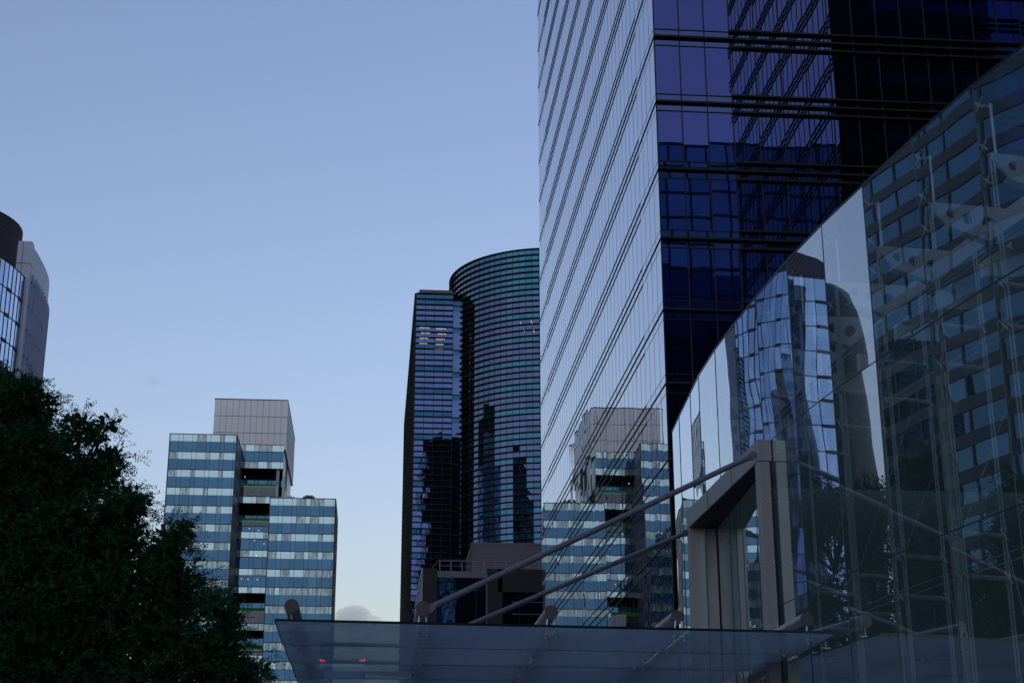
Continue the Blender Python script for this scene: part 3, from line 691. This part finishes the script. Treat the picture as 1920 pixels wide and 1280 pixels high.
for i in range(4, nJ):
    low = 8.7 if iP0 <= i <= iP1 else GZ
    # cable truss: two front cables, two rear cables, struts
    cb = MB()
    for off in (.22, .98):
        for s in (-.045, .045):
            tx, ty = -IN[i].y*s, IN[i].x*s; p0 = wp(i, off, low); p1 = wp(i, off, ZB)
            cb.tube([(p0[0]+tx, p0[1]+ty, low), (p1[0]+tx, p1[1]+ty, ZB)], .017, 5)
    cb.build('cable', 'cable_steel', t)
    st = MB(); sp = MB()
    for z in (8.55, 7.85, 5.0, 4.3, 1.55, .85):
        if z < low: continue
        st.tube([wp(i, .1, z), wp(i, .98, z-.02)], .042, 8)
        for off in (.1, .98):
            c0 = Vector(wp(i, off, z))
            for sx in (-1, 1):
                for sz in (-1, 1):
                    tx, ty = -IN[i].y*.11*sx, IN[i].x*.11*sx
                    sp.tube([c0, (c0.x+tx, c0.y+ty, c0.z+.11*sz)], [.02, .013], 5)
    for z in (10.3, 10.9, 11.65):
        c0 = Vector(wp(i, .08, z))
        for sx in (-1, 1):
            for sz in (-1, 1):
                tx, ty = -IN[i].y*.11*sx, IN[i].x*.11*sx
                sp.tube([c0, (c0.x+tx, c0.y+ty, c0.z+.1*sz)], [.02, .012], 5)
    if st.f: st.build('strut', 'bright_steel', t)
    sp.build('spider_fitting', 'bright_steel', t)
    # short mast up to the top fitting
    ms = MB(); ms.tube([wp(i, .3, ZB), wp(i, .3, 11.7)], .028, 8); ms.tube([wp(i, .08, 11.65), wp(i, .34, 11.65)], .02, 6); ms.build('mast', 'bright_steel', t)
    # perforated tapered bracket (plate with three holes)
    cu_ = bpy.data.curves.new('bracket', 'CURVE'); cu_.dimensions = '2D'; cu_.fill_mode = 'BOTH'; cu_.extrude = .03
    def spl(pts):
        s_ = cu_.splines.new('POLY'); s_.points.add(len(pts)-1); s_.use_cyclic_u = True
        for q, (x, y) in enumerate(pts): s_.points[q].co = (x, y, 0, 1)
    spl([(0, 0), (1.5, .02), (1.5, -.75), (.28, -.40), (.05, -.12)])
    for hx, hy, hr in ((.38, -.19, .085), (.72, -.25, .11), (1.1, -.31, .14)): spl([(hx+hr*math.cos(2*math.pi*q/20), hy+hr*math.sin(2*math.pi*q/20)) for q in range(20)])
    co_ = bpy.data.objects.new('bracket', cu_); COL.objects.link(co_); dg = bpy.context.evaluated_depsgraph_get()
    me = bpy.data.meshes.new_from_object(co_.evaluated_get(dg)); bpy.data.objects.remove(co_)
    me.materials.clear(); me.materials.append(M['bracket_grey']); o = bpy.data.objects.new('bracket', me); COL.objects.link(o); o.parent = t
    bx = Vector((IN[i].x, IN[i].y, 0)); zz_ = Vector((0, 0, 1)); p0 = Vector(wp(i, .2, ZB+.05))+Vector((0, 0, EYE))-Vector(t['_w'])
    o.matrix_local = Matrix.Translation(p0) @ Matrix((bx, zz_, bx.cross(zz_))).transposed().to_4x4()
    fl_ = MB(); a0 = wp(i, .45, ZB-.40); a1 = wp(i, 1.7, ZB-.74); tw = Vector((-IN[i].y, IN[i].x, 0))*.09
    A0, A1 = Vector(a0), Vector(a1); up = Vector((0, 0, .03))
    fl_.hexa([A0-tw, A1-tw, A1+tw, A0+tw, A0-tw+up, A1-tw+up, A1+tw+up, A0+tw+up]); fl_.build('bracket_flange', 'bracket_grey', t)
rl = MB()
for off, z, r_ in ((1.25, 10.1, .045), (1.38, 10.1, .03), (1.25, 9.92, .03)):
    rl.tube([wp(i, off, z) for i in range(nJ)], r_, 6)
rl.build('edge_rail', 'strut_paint', t)
lc = MB()
for off, z in ((.22, 7.85), (.22, 4.3), (.98, 8.2), (.98, 4.7), (.22, .85)):
    for i in range(4, nJ-1):
        if iP0 <= i < iP1: continue
        lc.tube([wp(i, off, z), wp(i+1, off, z)], .008, 4)
for i in range(4, iP0-1): lc.tube([wp(i, .98, 8.5), wp(i+1, .22, 5.0)], .008, 4); lc.tube([wp(i+1, .98, 5.0), wp(i, .22, 1.55)], .008, 4)
lc.build('bracing_cable', 'cable_steel', t)
# roof, walls and floor inside
inner = [(JP[i][0]+IN[i].x*2.3, JP[i][1]+IN[i].y*2.3) for i in range(nJ)]
poly = inner+[(33.8, 45.5), (33.8, 1.5)]
rf = MB(); rf.prism(list(reversed(poly)), 10.9, 11.3); rf.build('roof', 'hall_soffit', t)
rb = MB()
for i in range(3, nJ): p = wp(i, 2.3, 10.3); rb.hexa([(p[0], p[1]-.1, 10.35), (33, p[1]-.1, 10.35), (33, p[1]+.1, 10.35), (p[0], p[1]+.1, 10.35), (p[0], p[1]-.1, 10.89), (33, p[1]-.1, 10.89), (33, p[1]+.1, 10.89), (p[0], p[1]+.1, 10.89)])
rb.build('roof_beam', 'bracket_grey', t)
wl = MB(); wl.box(9.4, 33.5, 45.6, 46, GZ, 10.9); wl.box(33.4, 33.8, 2, 45.6, GZ, 10.9); wl.build('inner_wall', 'hall_wall', t)
wl = MB(); wl.prism(list(reversed([(p[0]+.05, p[1]) for p in JP]+[(33.3, 45.5), (33.3, 1.5)])), GZ, GZ+.03); wl.build('floor', 'hall_floor', t)
for (x, y, r_) in [(11.93, 30.5, .14), (17.0, 34, .35), (20.5, 28, .35)]:
    cm = MB(); cm.tube([(x, y, GZ+.03), (x, y, 10.88)], r_, 20); cm.build('inner_column', 'pale_green' if r_ < .2 else 'hall_wall', t, smooth=True)
# balcony slab inside
bl = MB(); bl.box(20, 33.3, 12, 45.5, 3.2, 3.6); bl.build('balcony', 'hall_soffit', t)
# flared urn-like pedestal
px_, py_ = 13.6, 28.0
u = MB(); prof = [(.42, GZ+.03), (.42, .0), (.5, 1.0), (.62, 2.2), (.82, 3.3), (1.0, 4.05), (.97, 4.08), (.8, 3.6)]
n = 40; i0 = 0
for r_, z in prof: u.v += [(px_+r_*math.cos(2*math.pi*q/n), py_+r_*math.sin(2*math.pi*q/n), z) for q in range(n)]
for k in range(len(prof)-1):
    for q in range(n): u.f.append((k*n+q, k*n+(q+1) % n, (k+1)*n+(q+1) % n, (k+1)*n+q)); u.r.append(.5); u.mi.append(0)
o = u.build('flared_pedestal', 'urn_grey', None, smooth=True, at=(px_, py_, 0)); tag(o, 'grey flared pedestal standing behind the curved hall glass', 'pedestal')

# ------------------------------------------------------------------ portal on the hall
t = thing('entrance_portal', 'brushed steel entrance portal with two posts and a deep lintel on the glass hall', 'portal', (8.2, 35, GZ))
def portal_part(name, mat, boxes):
    b = MB()
    for q in boxes: b.box(*q)
    o = b.build(name, mat, t); bv = o.modifiers.new('bevel', 'BEVEL'); bv.width = .012; bv.segments = 2; return o
lt = MB()
q0, q1 = (8.10, 31.45), (7.985, 38.70)
lt.hexa([(q0[0], q0[1], 8.08), (8.40, q0[1], 8.08), (8.76, q1[1], 8.08), (q1[0], q1[1], 8.08), (q0[0], q0[1], 8.55), (8.40, q0[1], 8.55), (8.76, q1[1], 8.55), (q1[0], q1[1], 8.55)])
o = lt.build('lintel', 'portal_steel', t); bv = o.modifiers.new('bevel', 'BEVEL'); bv.width = .012; bv.segments = 2
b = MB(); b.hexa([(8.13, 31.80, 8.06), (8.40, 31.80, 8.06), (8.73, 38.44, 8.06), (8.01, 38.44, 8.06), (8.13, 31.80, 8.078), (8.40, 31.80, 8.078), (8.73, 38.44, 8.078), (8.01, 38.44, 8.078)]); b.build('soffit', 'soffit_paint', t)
portal_part('post', 'portal_steel', [(8.10, 8.35, 31.46, 31.78, GZ, 8.075)])
portal_part('post', 'portal_steel', [(7.99, 8.70, 38.45, 38.70, GZ, 8.075)])
b = MB(); b.box(8.35, 8.385, 31.50, 31.74, GZ, 8.07); b.build('gasket', 'portal_shadow_gap', t)
b = MB(); b.box(8.70, 8.735, 38.42, 38.66, GZ, 8.07); b.build('gasket', 'portal_shadow_gap', t)
b = MB(); b.box(8.098, 8.352, 31.452, 31.5, 2.0, 2.01); b.build('panel_seam', 'portal_shadow_gap', t)
pg = [(8.385, 31.75), (8.465, 33.3), (8.55, 35.0), (8.635, 36.7), (8.72, 38.42)]
for i in range(4):
    a, b_ = pg[i+1], pg[i]; L = math.hypot(b_[0]-a[0], b_[1]-a[1])
    for z0, z1 in ((1.55, 5.0), (5.0, 8.07), (GZ, 1.55)):
        g = MB(); panes(g, a, b_, [0, L], z0+.006, z1-.006, .0003, .006); g.build('glass_panel', 'hall_glass', t)
e = MB()
for i in range(1, 4): e.tube([(*pg[i], GZ), (*pg[i], 8.07)], .010, 4, False)
for z in (1.55, 5.0): bar(e, pg[4], pg[0], z-.008, z+.008, -.01, .006)
e.build('panel_joint', 'glass_edge', t)

b = MB()
for z in (7.2, 5.9, 4.6): 
    for x in (8.14, 8.31): b.tube([(x, 31.452, z), (x, 31.462, z)], .012, 8)
for k in range(7): b.tube([(8.09-.0159*k, 31.9+1.0*k, 8.16), (8.105-.0159*k, 31.9+1.0*k, 8.16)], .014, 8); b.tube([(8.09-.0159*k, 31.9+1.0*k, 8.47), (8.105-.0159*k, 31.9+1.0*k, 8.47)], .014, 8)
b.build('bolt', 'bright_steel', t)
b = MB()
for y in (33.85, 36.25): b.box(8.115-(y-31.45)*.0159-.02, 8.115-(y-31.45)*.0159, y-.006, y+.006, 8.09, 8.54)
b.build('plate_joint', 'portal_shadow_gap', t)
# ------------------------------------------------------------------ canopy
t = thing('glass_canopy', 'fritted glass entrance canopy carried under five round steel tubes', 'canopy', (3, 32, 3.86))
K = 1.17
BX = [q*K for q in (-1.24, .74, 2.73, 4.77, 6.87)]; BY0 = [q*K for q in (23.45, 23.5, 23.75, 24.1, 24.15)]
def front_y(x): return K*22.713+(x+K*1.435)*(23.408-22.713)/(7.123+1.435)
CE = [q*K for q in (-1.435, .74, 2.73, 4.77, 7.12)]; CZ0 = 3.3*K; DEP = 2.7; NR = 4; BZ = CZ0+.33*K
for r in range(NR):
    for k in range(4):
        x0, x1 = CE[k]+(.008 if k else 0), CE[k+1]-(.008 if k < 3 else (.40 if r > 1 else 0))
        y00, y10 = front_y(x0)+r*DEP, front_y(x1)+r*DEP; y01, y11 = y00+DEP-.012, y10+DEP-.012
        sl_ = .055; g = MB(); a_ = random.gauss(0, .004)
        zf, zb = CZ0+a_, CZ0-sl_+a_       # each row steps a little, like overlapping sheets
        g.hexa([(x0, y00, zf), (x1, y10, zf), (x1, y11, zb), (x0, y01, zb), (x0, y00, zf+.02), (x1, y10, zf+.02), (x1, y11, zb+.02), (x0, y01, zb+.02)])
        g.build('glass_sheet', 'canopy_glass', t)
e = MB()
a = (CE[0], front_y(CE[0])); b_ = (CE[-1], front_y(CE[-1]))
bar(e, a, b_, CZ0-.008, CZ0+.034, .0, .02)
for x in (CE[0], CE[-1]): 
    y = front_y(x)
    for r in range(NR if x < 0 else 2): e.hexa([(x-.006, y+r*DEP, CZ0-.006), (x+.006, y+r*DEP, CZ0-.006), (x+.006, y+(r+1)*DEP-.03, CZ0-.061), (x-.006, y+(r+1)*DEP-.03, CZ0-.061), (x-.006, y+r*DEP, CZ0+.026), (x+.006, y+r*DEP, CZ0+.026), (x+.006, y+(r+1)*DEP-.03, CZ0-.029), (x-.006, y+(r+1)*DEP-.03, CZ0-.029)])
for r in range(1, NR):
    for k in range(4):
        x0, x1 = CE[k]+.01, CE[k+1]-.01; ya, yb = front_y(x0)+r*DEP, front_y(x1)+r*DEP
        e.hexa([(x0, ya-.014, CZ0-.058), (x1, yb-.014, CZ0-.058), (x1, yb-.004, CZ0-.058), (x0, ya-.004, CZ0-.058), (x0, ya-.014, CZ0-.045), (x1, yb-.014, CZ0-.045), (x1, yb-.004, CZ0-.045), (x0, ya-.004, CZ0-.045)])
e.build('edge_trim', 'canopy_edge', t)
YE = 38.3
for k in range(5):
    bm_ = MB(); bm_.tube([(BX[k], BY0[k], BZ), (BX[k], YE, BZ)], .126, 28); ob = bm_.build('tube_beam', 'strut_paint', t, smooth=True)
    cp = MB(); cp.tube([(BX[k], BY0[k]-.012, BZ), (BX[k], BY0[k]-.001, BZ)], .125, 28); q = cp.build('end_cap', 'cap_paint', ob)
    q.location = (0, 0, 0)
    fb = MB()
    for r in range(NR+1):
        y = front_y(BX[k])+r*DEP+(.95 if r == 0 else 0)
        for sx in ((-.09, .09) if 0 < k < 4 else (0,)):
            fb.tube([(BX[k]+sx, y, CZ0-.075), (BX[k]+sx, y, CZ0-.045)], .04, 12)
            fb.tube([(BX[k]+sx*1.1, y, CZ0-.05), (BX[k]+sx*.6, y, CZ0+.3)], .016, 8)
        fb.tube([(BX[k]-.1, y, CZ0+.1), (BX[k]+.1, y, CZ0+.1)], .016, 8)
    fb.build('clamp_fitting', 'bright_steel', t)
x5 = MB()
for y in (38.1,): x5.tube([(BX[0], y, BZ), (8.0, y, BZ)], .1, 16)
x5.build('cross_tube', 'strut_paint', t, smooth=True)
def strut(p0, p1, label):
    p0, p1 = Vector(p0), Vector(p1); d = (p1-p0).normalized()
    s = thing('support_strut', label, 'strut', p1, 'struts holding the canopy')
    b = MB(); b.tube([p0+d*.26, p1-d*.30], .058, 24); b.build('tube', 'strut_paint', s, smooth=True)
    b = MB()
    for f_ in (.36, .70): q_ = p0.lerp(p1, f_); b.tube([q_-d*.012, q_+d*.012], .0605, 24)
    b.build('weld_ring', 'cap_paint', s)
    for e0, dd in ((p0, d), (p1, -d)):
        b = MB(); b.tube([e0+dd*.30, e0+dd*.22, e0+dd*.18], [.062, .062, .03], 20, True)
        side = dd.cross(Vector((0, 0, 1))).normalized(); up = side.cross(dd).normalized()
        prof = [(.20, -.045), (.10, -.085), (-.02, -.075), (-.06, 0), (-.02, .075), (.10, .085), (.20, .045)]
        for s0, s1 in ((-.035, -.012), (.012, .035)):
            i = len(b.v); n = len(prof)
            b.v += [tuple(e0+dd*x+up*y+side*s0) for x, y in prof]+[tuple(e0+dd*x+up*y+side*s1) for x, y in prof]
            for q in range(n): b.f.append((i+q, i+(q+1) % n, i+n+(q+1) % n, i+n+q)); b.r.append(.5); b.mi.append(0)
            b.f.append(tuple(i+q for q in reversed(range(n)))); b.f.append(tuple(i+n+q for q in range(n))); b.r += [.5]*2; b.mi += [0]*2
        b.tube([e0-side*.05, e0+side*.05], .022, 12); b.build('clevis', 'strut_paint', s)
strut((.80*K, 24.3*K, CZ0+.42*K), (8.03, 31.50, 8.22), 'upper steel strut rising from the canopy to the near portal post')
strut((.78*K, 28.9*K, CZ0+.42*K), (7.95, 38.62, 7.98), 'lower steel strut rising from the canopy to the far portal post')

# ------------------------------------------------------------------ street things mirrored in the canopy
kx = thing('louvred_kiosk', 'low kiosk with pale vertical slats, mirrored in the canopy underside', 'kiosk', (0, 58, GZ))
b = MB(); b.box(-2.2, 1.7, 68.6, 71, GZ, 2.8); b.build('body', 'hall_wall', kx)
b = MB()
for x in frange(-1.8, 1.3, 30): b.box(x-.03, x+.03, 68.4, 68.6, GZ+.3, 2.0)
for z in (GZ+.25, .4, 2.05): b.box(-1.95, 1.45, 68.42, 68.6, z-.06, z+.06)
b.build('slat_screen', 'kiosk_slat', kx)
cr = thing('parked_car', 'dark car with red tail lamps lit, mirrored in the canopy underside', 'car', (-1.15, 62, GZ))
b = MB(); cx, cy_ = -1.15, 60.0
prof = [(0, .35), (0, .85), (.15, 1.0), (.9, 1.08), (1.5, 1.45), (2.9, 1.5), (3.6, 1.05), (4.4, .95), (4.5, .7), (4.5, .35)]
i = 0; n = len(prof)
b.v += [(cx-.88+(.12 if z > 1.2 else 0), cy_+y, GZ+z) for y, z in prof]+[(cx+.88-(.12 if z > 1.2 else 0), cy_+y, GZ+z) for y, z in prof]
for q in range(n): b.f.append((q, (q+1) % n, n+(q+1) % n, n+q)); b.r.append(.5); b.mi.append(0)
b.f.append(tuple(reversed(range(n)))); b.f.append(tuple(range(n, 2*n))); b.r += [.5]*2; b.mi += [0]*2
b.build('body', 'car_paint', cr)
b = MB(); b.hexa([(cx-.7, cy_+.93, GZ+1.12), (cx+.7, cy_+.93, GZ+1.12), (cx+.7, cy_+1.43, GZ+1.42), (cx-.7, cy_+1.43, GZ+1.42), (cx-.7, cy_+.91, GZ+1.14), (cx+.7, cy_+.91, GZ+1.14), (cx+.7, cy_+1.41, GZ+1.44), (cx-.7, cy_+1.41, GZ+1.44)]); b.build('rear_window', 'car_glass', cr)
for sx in (-1, 1):
    b = MB(); b.box(cx+sx*.86, cx+sx*.66, cy_-.03, cy_, GZ+.80, GZ+.85); b.box(cx+sx*.86, cx+sx*.82, cy_-.03, cy_, GZ+.76, GZ+.80); b.build('tail_lamp', 'tail_lamp', cr)
    for yy in (.85, 3.65):
        b = MB(); b.tube([(cx+sx*.9, cy_+yy, GZ+.33), (cx+sx*.7, cy_+yy, GZ+.33)], .33, 20); b.build('wheel', 'tyre', cr)

# ------------------------------------------------------------------ trees
def grow(base, clumps, rads, nleaf, seed, name, label, leafL=.075, leafW=.032, group=None, trunk_r=.16, fork=.35):
    """trunk, limbs to each clump, twigs and drooping sprays of small leaflets"""
    r = np.random.default_rng(seed)
    tr = thing(name, label, 'tree', base, group)
    bx, by, bz = base; cs = np.array(clumps, float); ra = np.array(rads, float)
    ztop = cs[:, 2].max(); zf = bz+(ztop-bz)*fork
    b = MB(); top = (bx+.1, by, bz+(ztop-bz)*.80)
    b.tube([base, (bx+.04, by+.03, bz+1), (bx-.05, by, zf), (bx+.05, by-.05, (zf+top[2])/2), top], [trunk_r*1.15, trunk_r, trunk_r*.8, trunk_r*.5, trunk_r*.2], 10)
    b.build('trunk', 'bark', tr, smooth=True)
    lb = MB(); P = []; A = []
    per = np.maximum(8, (ra**2/ (ra**2).sum()*nleaf/26)).astype(int)
    for c_, q, m_ in zip(cs, ra, per):
        z0 = min(max(zf, c_[2]-abs(c_[0]-bx)*.7-.4), top[2]); st = np.array([bx, by, z0]); md = (st+c_)/2+np.array([0, 0, .15])+r.normal(size=3)*.08
        lb.tube([st, md, c_], [trunk_r*.33, trunk_r*.2, trunk_r*.08], 6, False)
        for s in range(m_):
            d = r.normal(size=3); d /= np.linalg.norm(d); rad = q*(1.06 if s % 6 else 1.28)*(r.random()**(.6 if s % 6 else .3))
            tip = c_+d*rad*np.array([1.05, 1.05, .8])
            out = d*.75+np.array([tip[0]-bx, tip[1]-by, 0])*.12+np.array([0, 0, -.05]); out /= np.linalg.norm(out)
            Ls = r.uniform(.16, .34)*(leafL/.05)**.8 
            if s % 3 == 0: lb.tube([c_+d*rad*.2, tip, tip+out*Ls*.5], [.012, .007, .003], 3, False)
            # two or three compound leaves at each spray: a bending midrib with paired leaflets
            for w_ in range(2):
                o2 = out+r.normal(size=3)*.45; o2 /= np.linalg.norm(o2); k = 13
                tt = np.linspace(.05, 1, k)[:, None]
                mid = tip+o2*tt*Ls+np.array([0, 0, -1])*(tt**2)*Ls*r.uniform(.15, .5)
                sd = np.cross(o2, r.normal(size=3)); sd /= np.linalg.norm(sd)
                sgn = np.where(np.arange(k) % 2, 1, -1)[:, None]
                ax = sd*sgn*.9+o2*.5+r.normal(size=(k, 3))*.25
                P.append(mid); A.append(ax)
    lb.build('limb', 'bark', tr)
    P = np.concatenate(P); A = np.concatenate(A)
    L = leafL*(.7+.6*r.random(len(P))); v = leaf_mesh(P, A, L, leafW*(.8+.5*r.random(len(P))), seed)
    o = np_obj('crown', v, 'leaf', tr, seed, org=tuple(np.array(tr['_w'])))
    # denser inner foliage so that the heart of the crown closes
    p2, d2 = clump_leaves(cs, ra*.68, int(nleaf*.11), .1, seed=seed+5)
    v2 = leaf_mesh(p2, d2+r.normal(size=d2.shape)*.8, .15, .085, seed+9); o2 = np_obj('inner_foliage', v2, 'leaf', tr, seed+2, org=tuple(np.array(tr['_w'])))
    return tr
def at_px(x, y, v):
    """a point v metres ahead lying in the direction of a spot in the scene"""
    d = _f+((x-960)/FOC)*_r+((640-y)/FOC)*_u; d = Matrix.Rotation(-YAW, 3, 'Z') @ d; k = v/d.y
    return (d.x*k, v, d.z*k)
TV = 26.0
cl_ = [(12, 722, 40, .2), (58, 732, 30, 0), (-40, 740, 60, .2), (15, 755, 62, 0), (75, 760, 42, .3), (150, 808, 48, -.4), (200, 795, 22, 0), (60, 850, 95, .2), (205, 862, 42, 0), (150, 900, 75, .5), (232, 940, 50, -.3), (262, 948, 26, .2), (120, 985, 110, 0), (20, 980, 120, .8), (215, 1010, 75, .3),
       (325, 1005, 36, -.2), (350, 992, 22, 0), (300, 1045, 55, .1), (200, 1100, 110, 0), (60, 1120, 130, .3), (330, 1105, 72, .4), (398, 1140, 48, -.3), (428, 1165, 30, 0), (290, 1200, 110, .2), (400, 1225, 72, 0), (450, 1262, 48, .3), (488, 1262, 24, 0), (150, 1240, 130, .4), (-60, 850, 110, 0), (-90, 1000, 150, .4), (-60, 1180, 160, 0), (60, 1330, 150, .2), (250, 1330, 130, 0), (420, 1350, 90, .1)]
cs, ra = [], []
for x, y, r_, dv in cl_:
    p = at_px(x, y, TV+dv); cs.append(p); ra.append(r_*TV*1.03/FOC)
# depth: partner clumps behind so that the crown has a body
for x, y, r_, dv in cl_[4::2]:
    p = at_px(x-15, y+25, TV+1.4+dv); cs.append(p); ra.append(r_*TV*1.0/FOC)
grow((-5.5, TV+.9, GZ), cs, ra, 260000, 11, 'street_tree', 'large dark feathery tree filling the lower left corner', .048, .020)
# others along the street: one crown, copied
base = (-9.9, 43.0, GZ); cs = []; ra = []; rr = random.Random(4)
for k in range(30):
    a = rr.random()*6.283; h = rr.uniform(.30, 1.0); rad = 2.5*math.sin(min(1, (1.06-h)*1.9)*1.5)*rr.uniform(.4, 1)
    cs.append((base[0]+rad*math.cos(a), base[1]+rad*math.sin(a), GZ+12.6*h)); ra.append(rr.uniform(.6, 1.05))
t2 = grow(base, cs, ra, 60000, 21, 'street_tree', 'tree standing behind the large corner tree, mostly hidden by it', .12, .05, trunk_r=.2)
def dup(root, loc, rz, s, label):
    r_ = root.copy(); COL.objects.link(r_); r_.location = loc; r_.rotation_euler = (0, 0, rz); r_.scale = (s, s, s); r_['label'] = label
    for ch in list(root.children):
        c_ = ch.copy(); COL.objects.link(c_); c_.parent = r_
dup(t2, (-13.5, 30.5, 0), 1.3, .86, 'tree left of the picture, its crown mirrored in the middle of the hall glass')
dup(t2, (-17.0, 17.5, 0), 2.7, .80, 'tree left of the picture, its crown mirrored at the right end of the hall glass')
for k_, (x_, y_, s_, lb_) in enumerate([(-20.5, 84.0, 1.75, 'tall street tree far left, nearest the tower side of the mirrored row'), (-23.5, 77.0, 1.65, 'tall street tree far left, second from the tower in the mirrored row'), (-28.0, 75.0, 1.8, 'tall street tree far left, in the middle of the mirrored row'), (-31.0, 66.0, 1.6, 'tall street tree far left, second from the camera in the mirrored row'), (-33.0, 57.0, 1.5, 'tall street tree far left, nearest the camera in the mirrored row')]): dup(t2, (x_, y_, 0), 1+k_*1.3, s_, lb_)
dup(t2, (-20.5, 38.0, 0), 4.1, .9, 'tree farther left, mirrored behind the other crowns in the hall glass')

# ------------------------------------------------------------------ small clouds near the horizon
def cloud(c, size, n, seed, dens, label):
    r_ = random.Random(seed); bm = bmesh.new()
    for k in range(n):
        f_ = (k+.5)/n-.5; s = size*(.16+.14*r_.random())*(1-abs(f_)*1.1)
        mt = Matrix.Translation((f_*size*1.0, r_.uniform(-.1, .1)*size, s*.5+r_.uniform(-.02, .02)*size)) @ Matrix.Diagonal((s*1.2, s*1.1, s*.8, 1))
        bmesh.ops.create_icosphere(bm, subdivisions=3, radius=1, matrix=mt)
    me = bpy.data.meshes.new('cloud'); bm.to_mesh(me); bm.free(); o = bpy.data.objects.new('cloud', me); COL.objects.link(o); o.location = (c[0], c[1], c[2]+EYE)
    rm = o.modifiers.new('remesh', 'REMESH'); rm.mode = 'VOXEL'; rm.voxel_size = size/60
    tx = bpy.data.textures.new('cloud_noise', 'CLOUDS'); tx.noise_scale = size*.09; ds = o.modifiers.new('disp', 'DISPLACE'); ds.texture = tx; ds.strength = size*.06
    m, nt_, out = newmat('cloud_%d' % seed); pv = N(nt_, 'ShaderNodeVolumePrincipled'); pv.inputs['Density'].default_value = dens; pv.inputs['Color'].default_value = (.86, .88, .95, 1); nt_.links.new(pv.outputs[0], out.inputs['Volume'])
    me.materials.append(m); tag(o, label, 'cloud')
p = at_px(645, 1172, 3000); cloud(p, 130, 7, 3, .012, 'small grey cloud low between the stepped building and the slab tower')
p = at_px(292, 720, 3200); cloud((p[0], p[1], p[2]), 50, 4, 5, .004, 'faint wisp of cloud in the sky above the stepped building')
for o in bpy.data.objects:
    if '_w' in o: del o['_w']
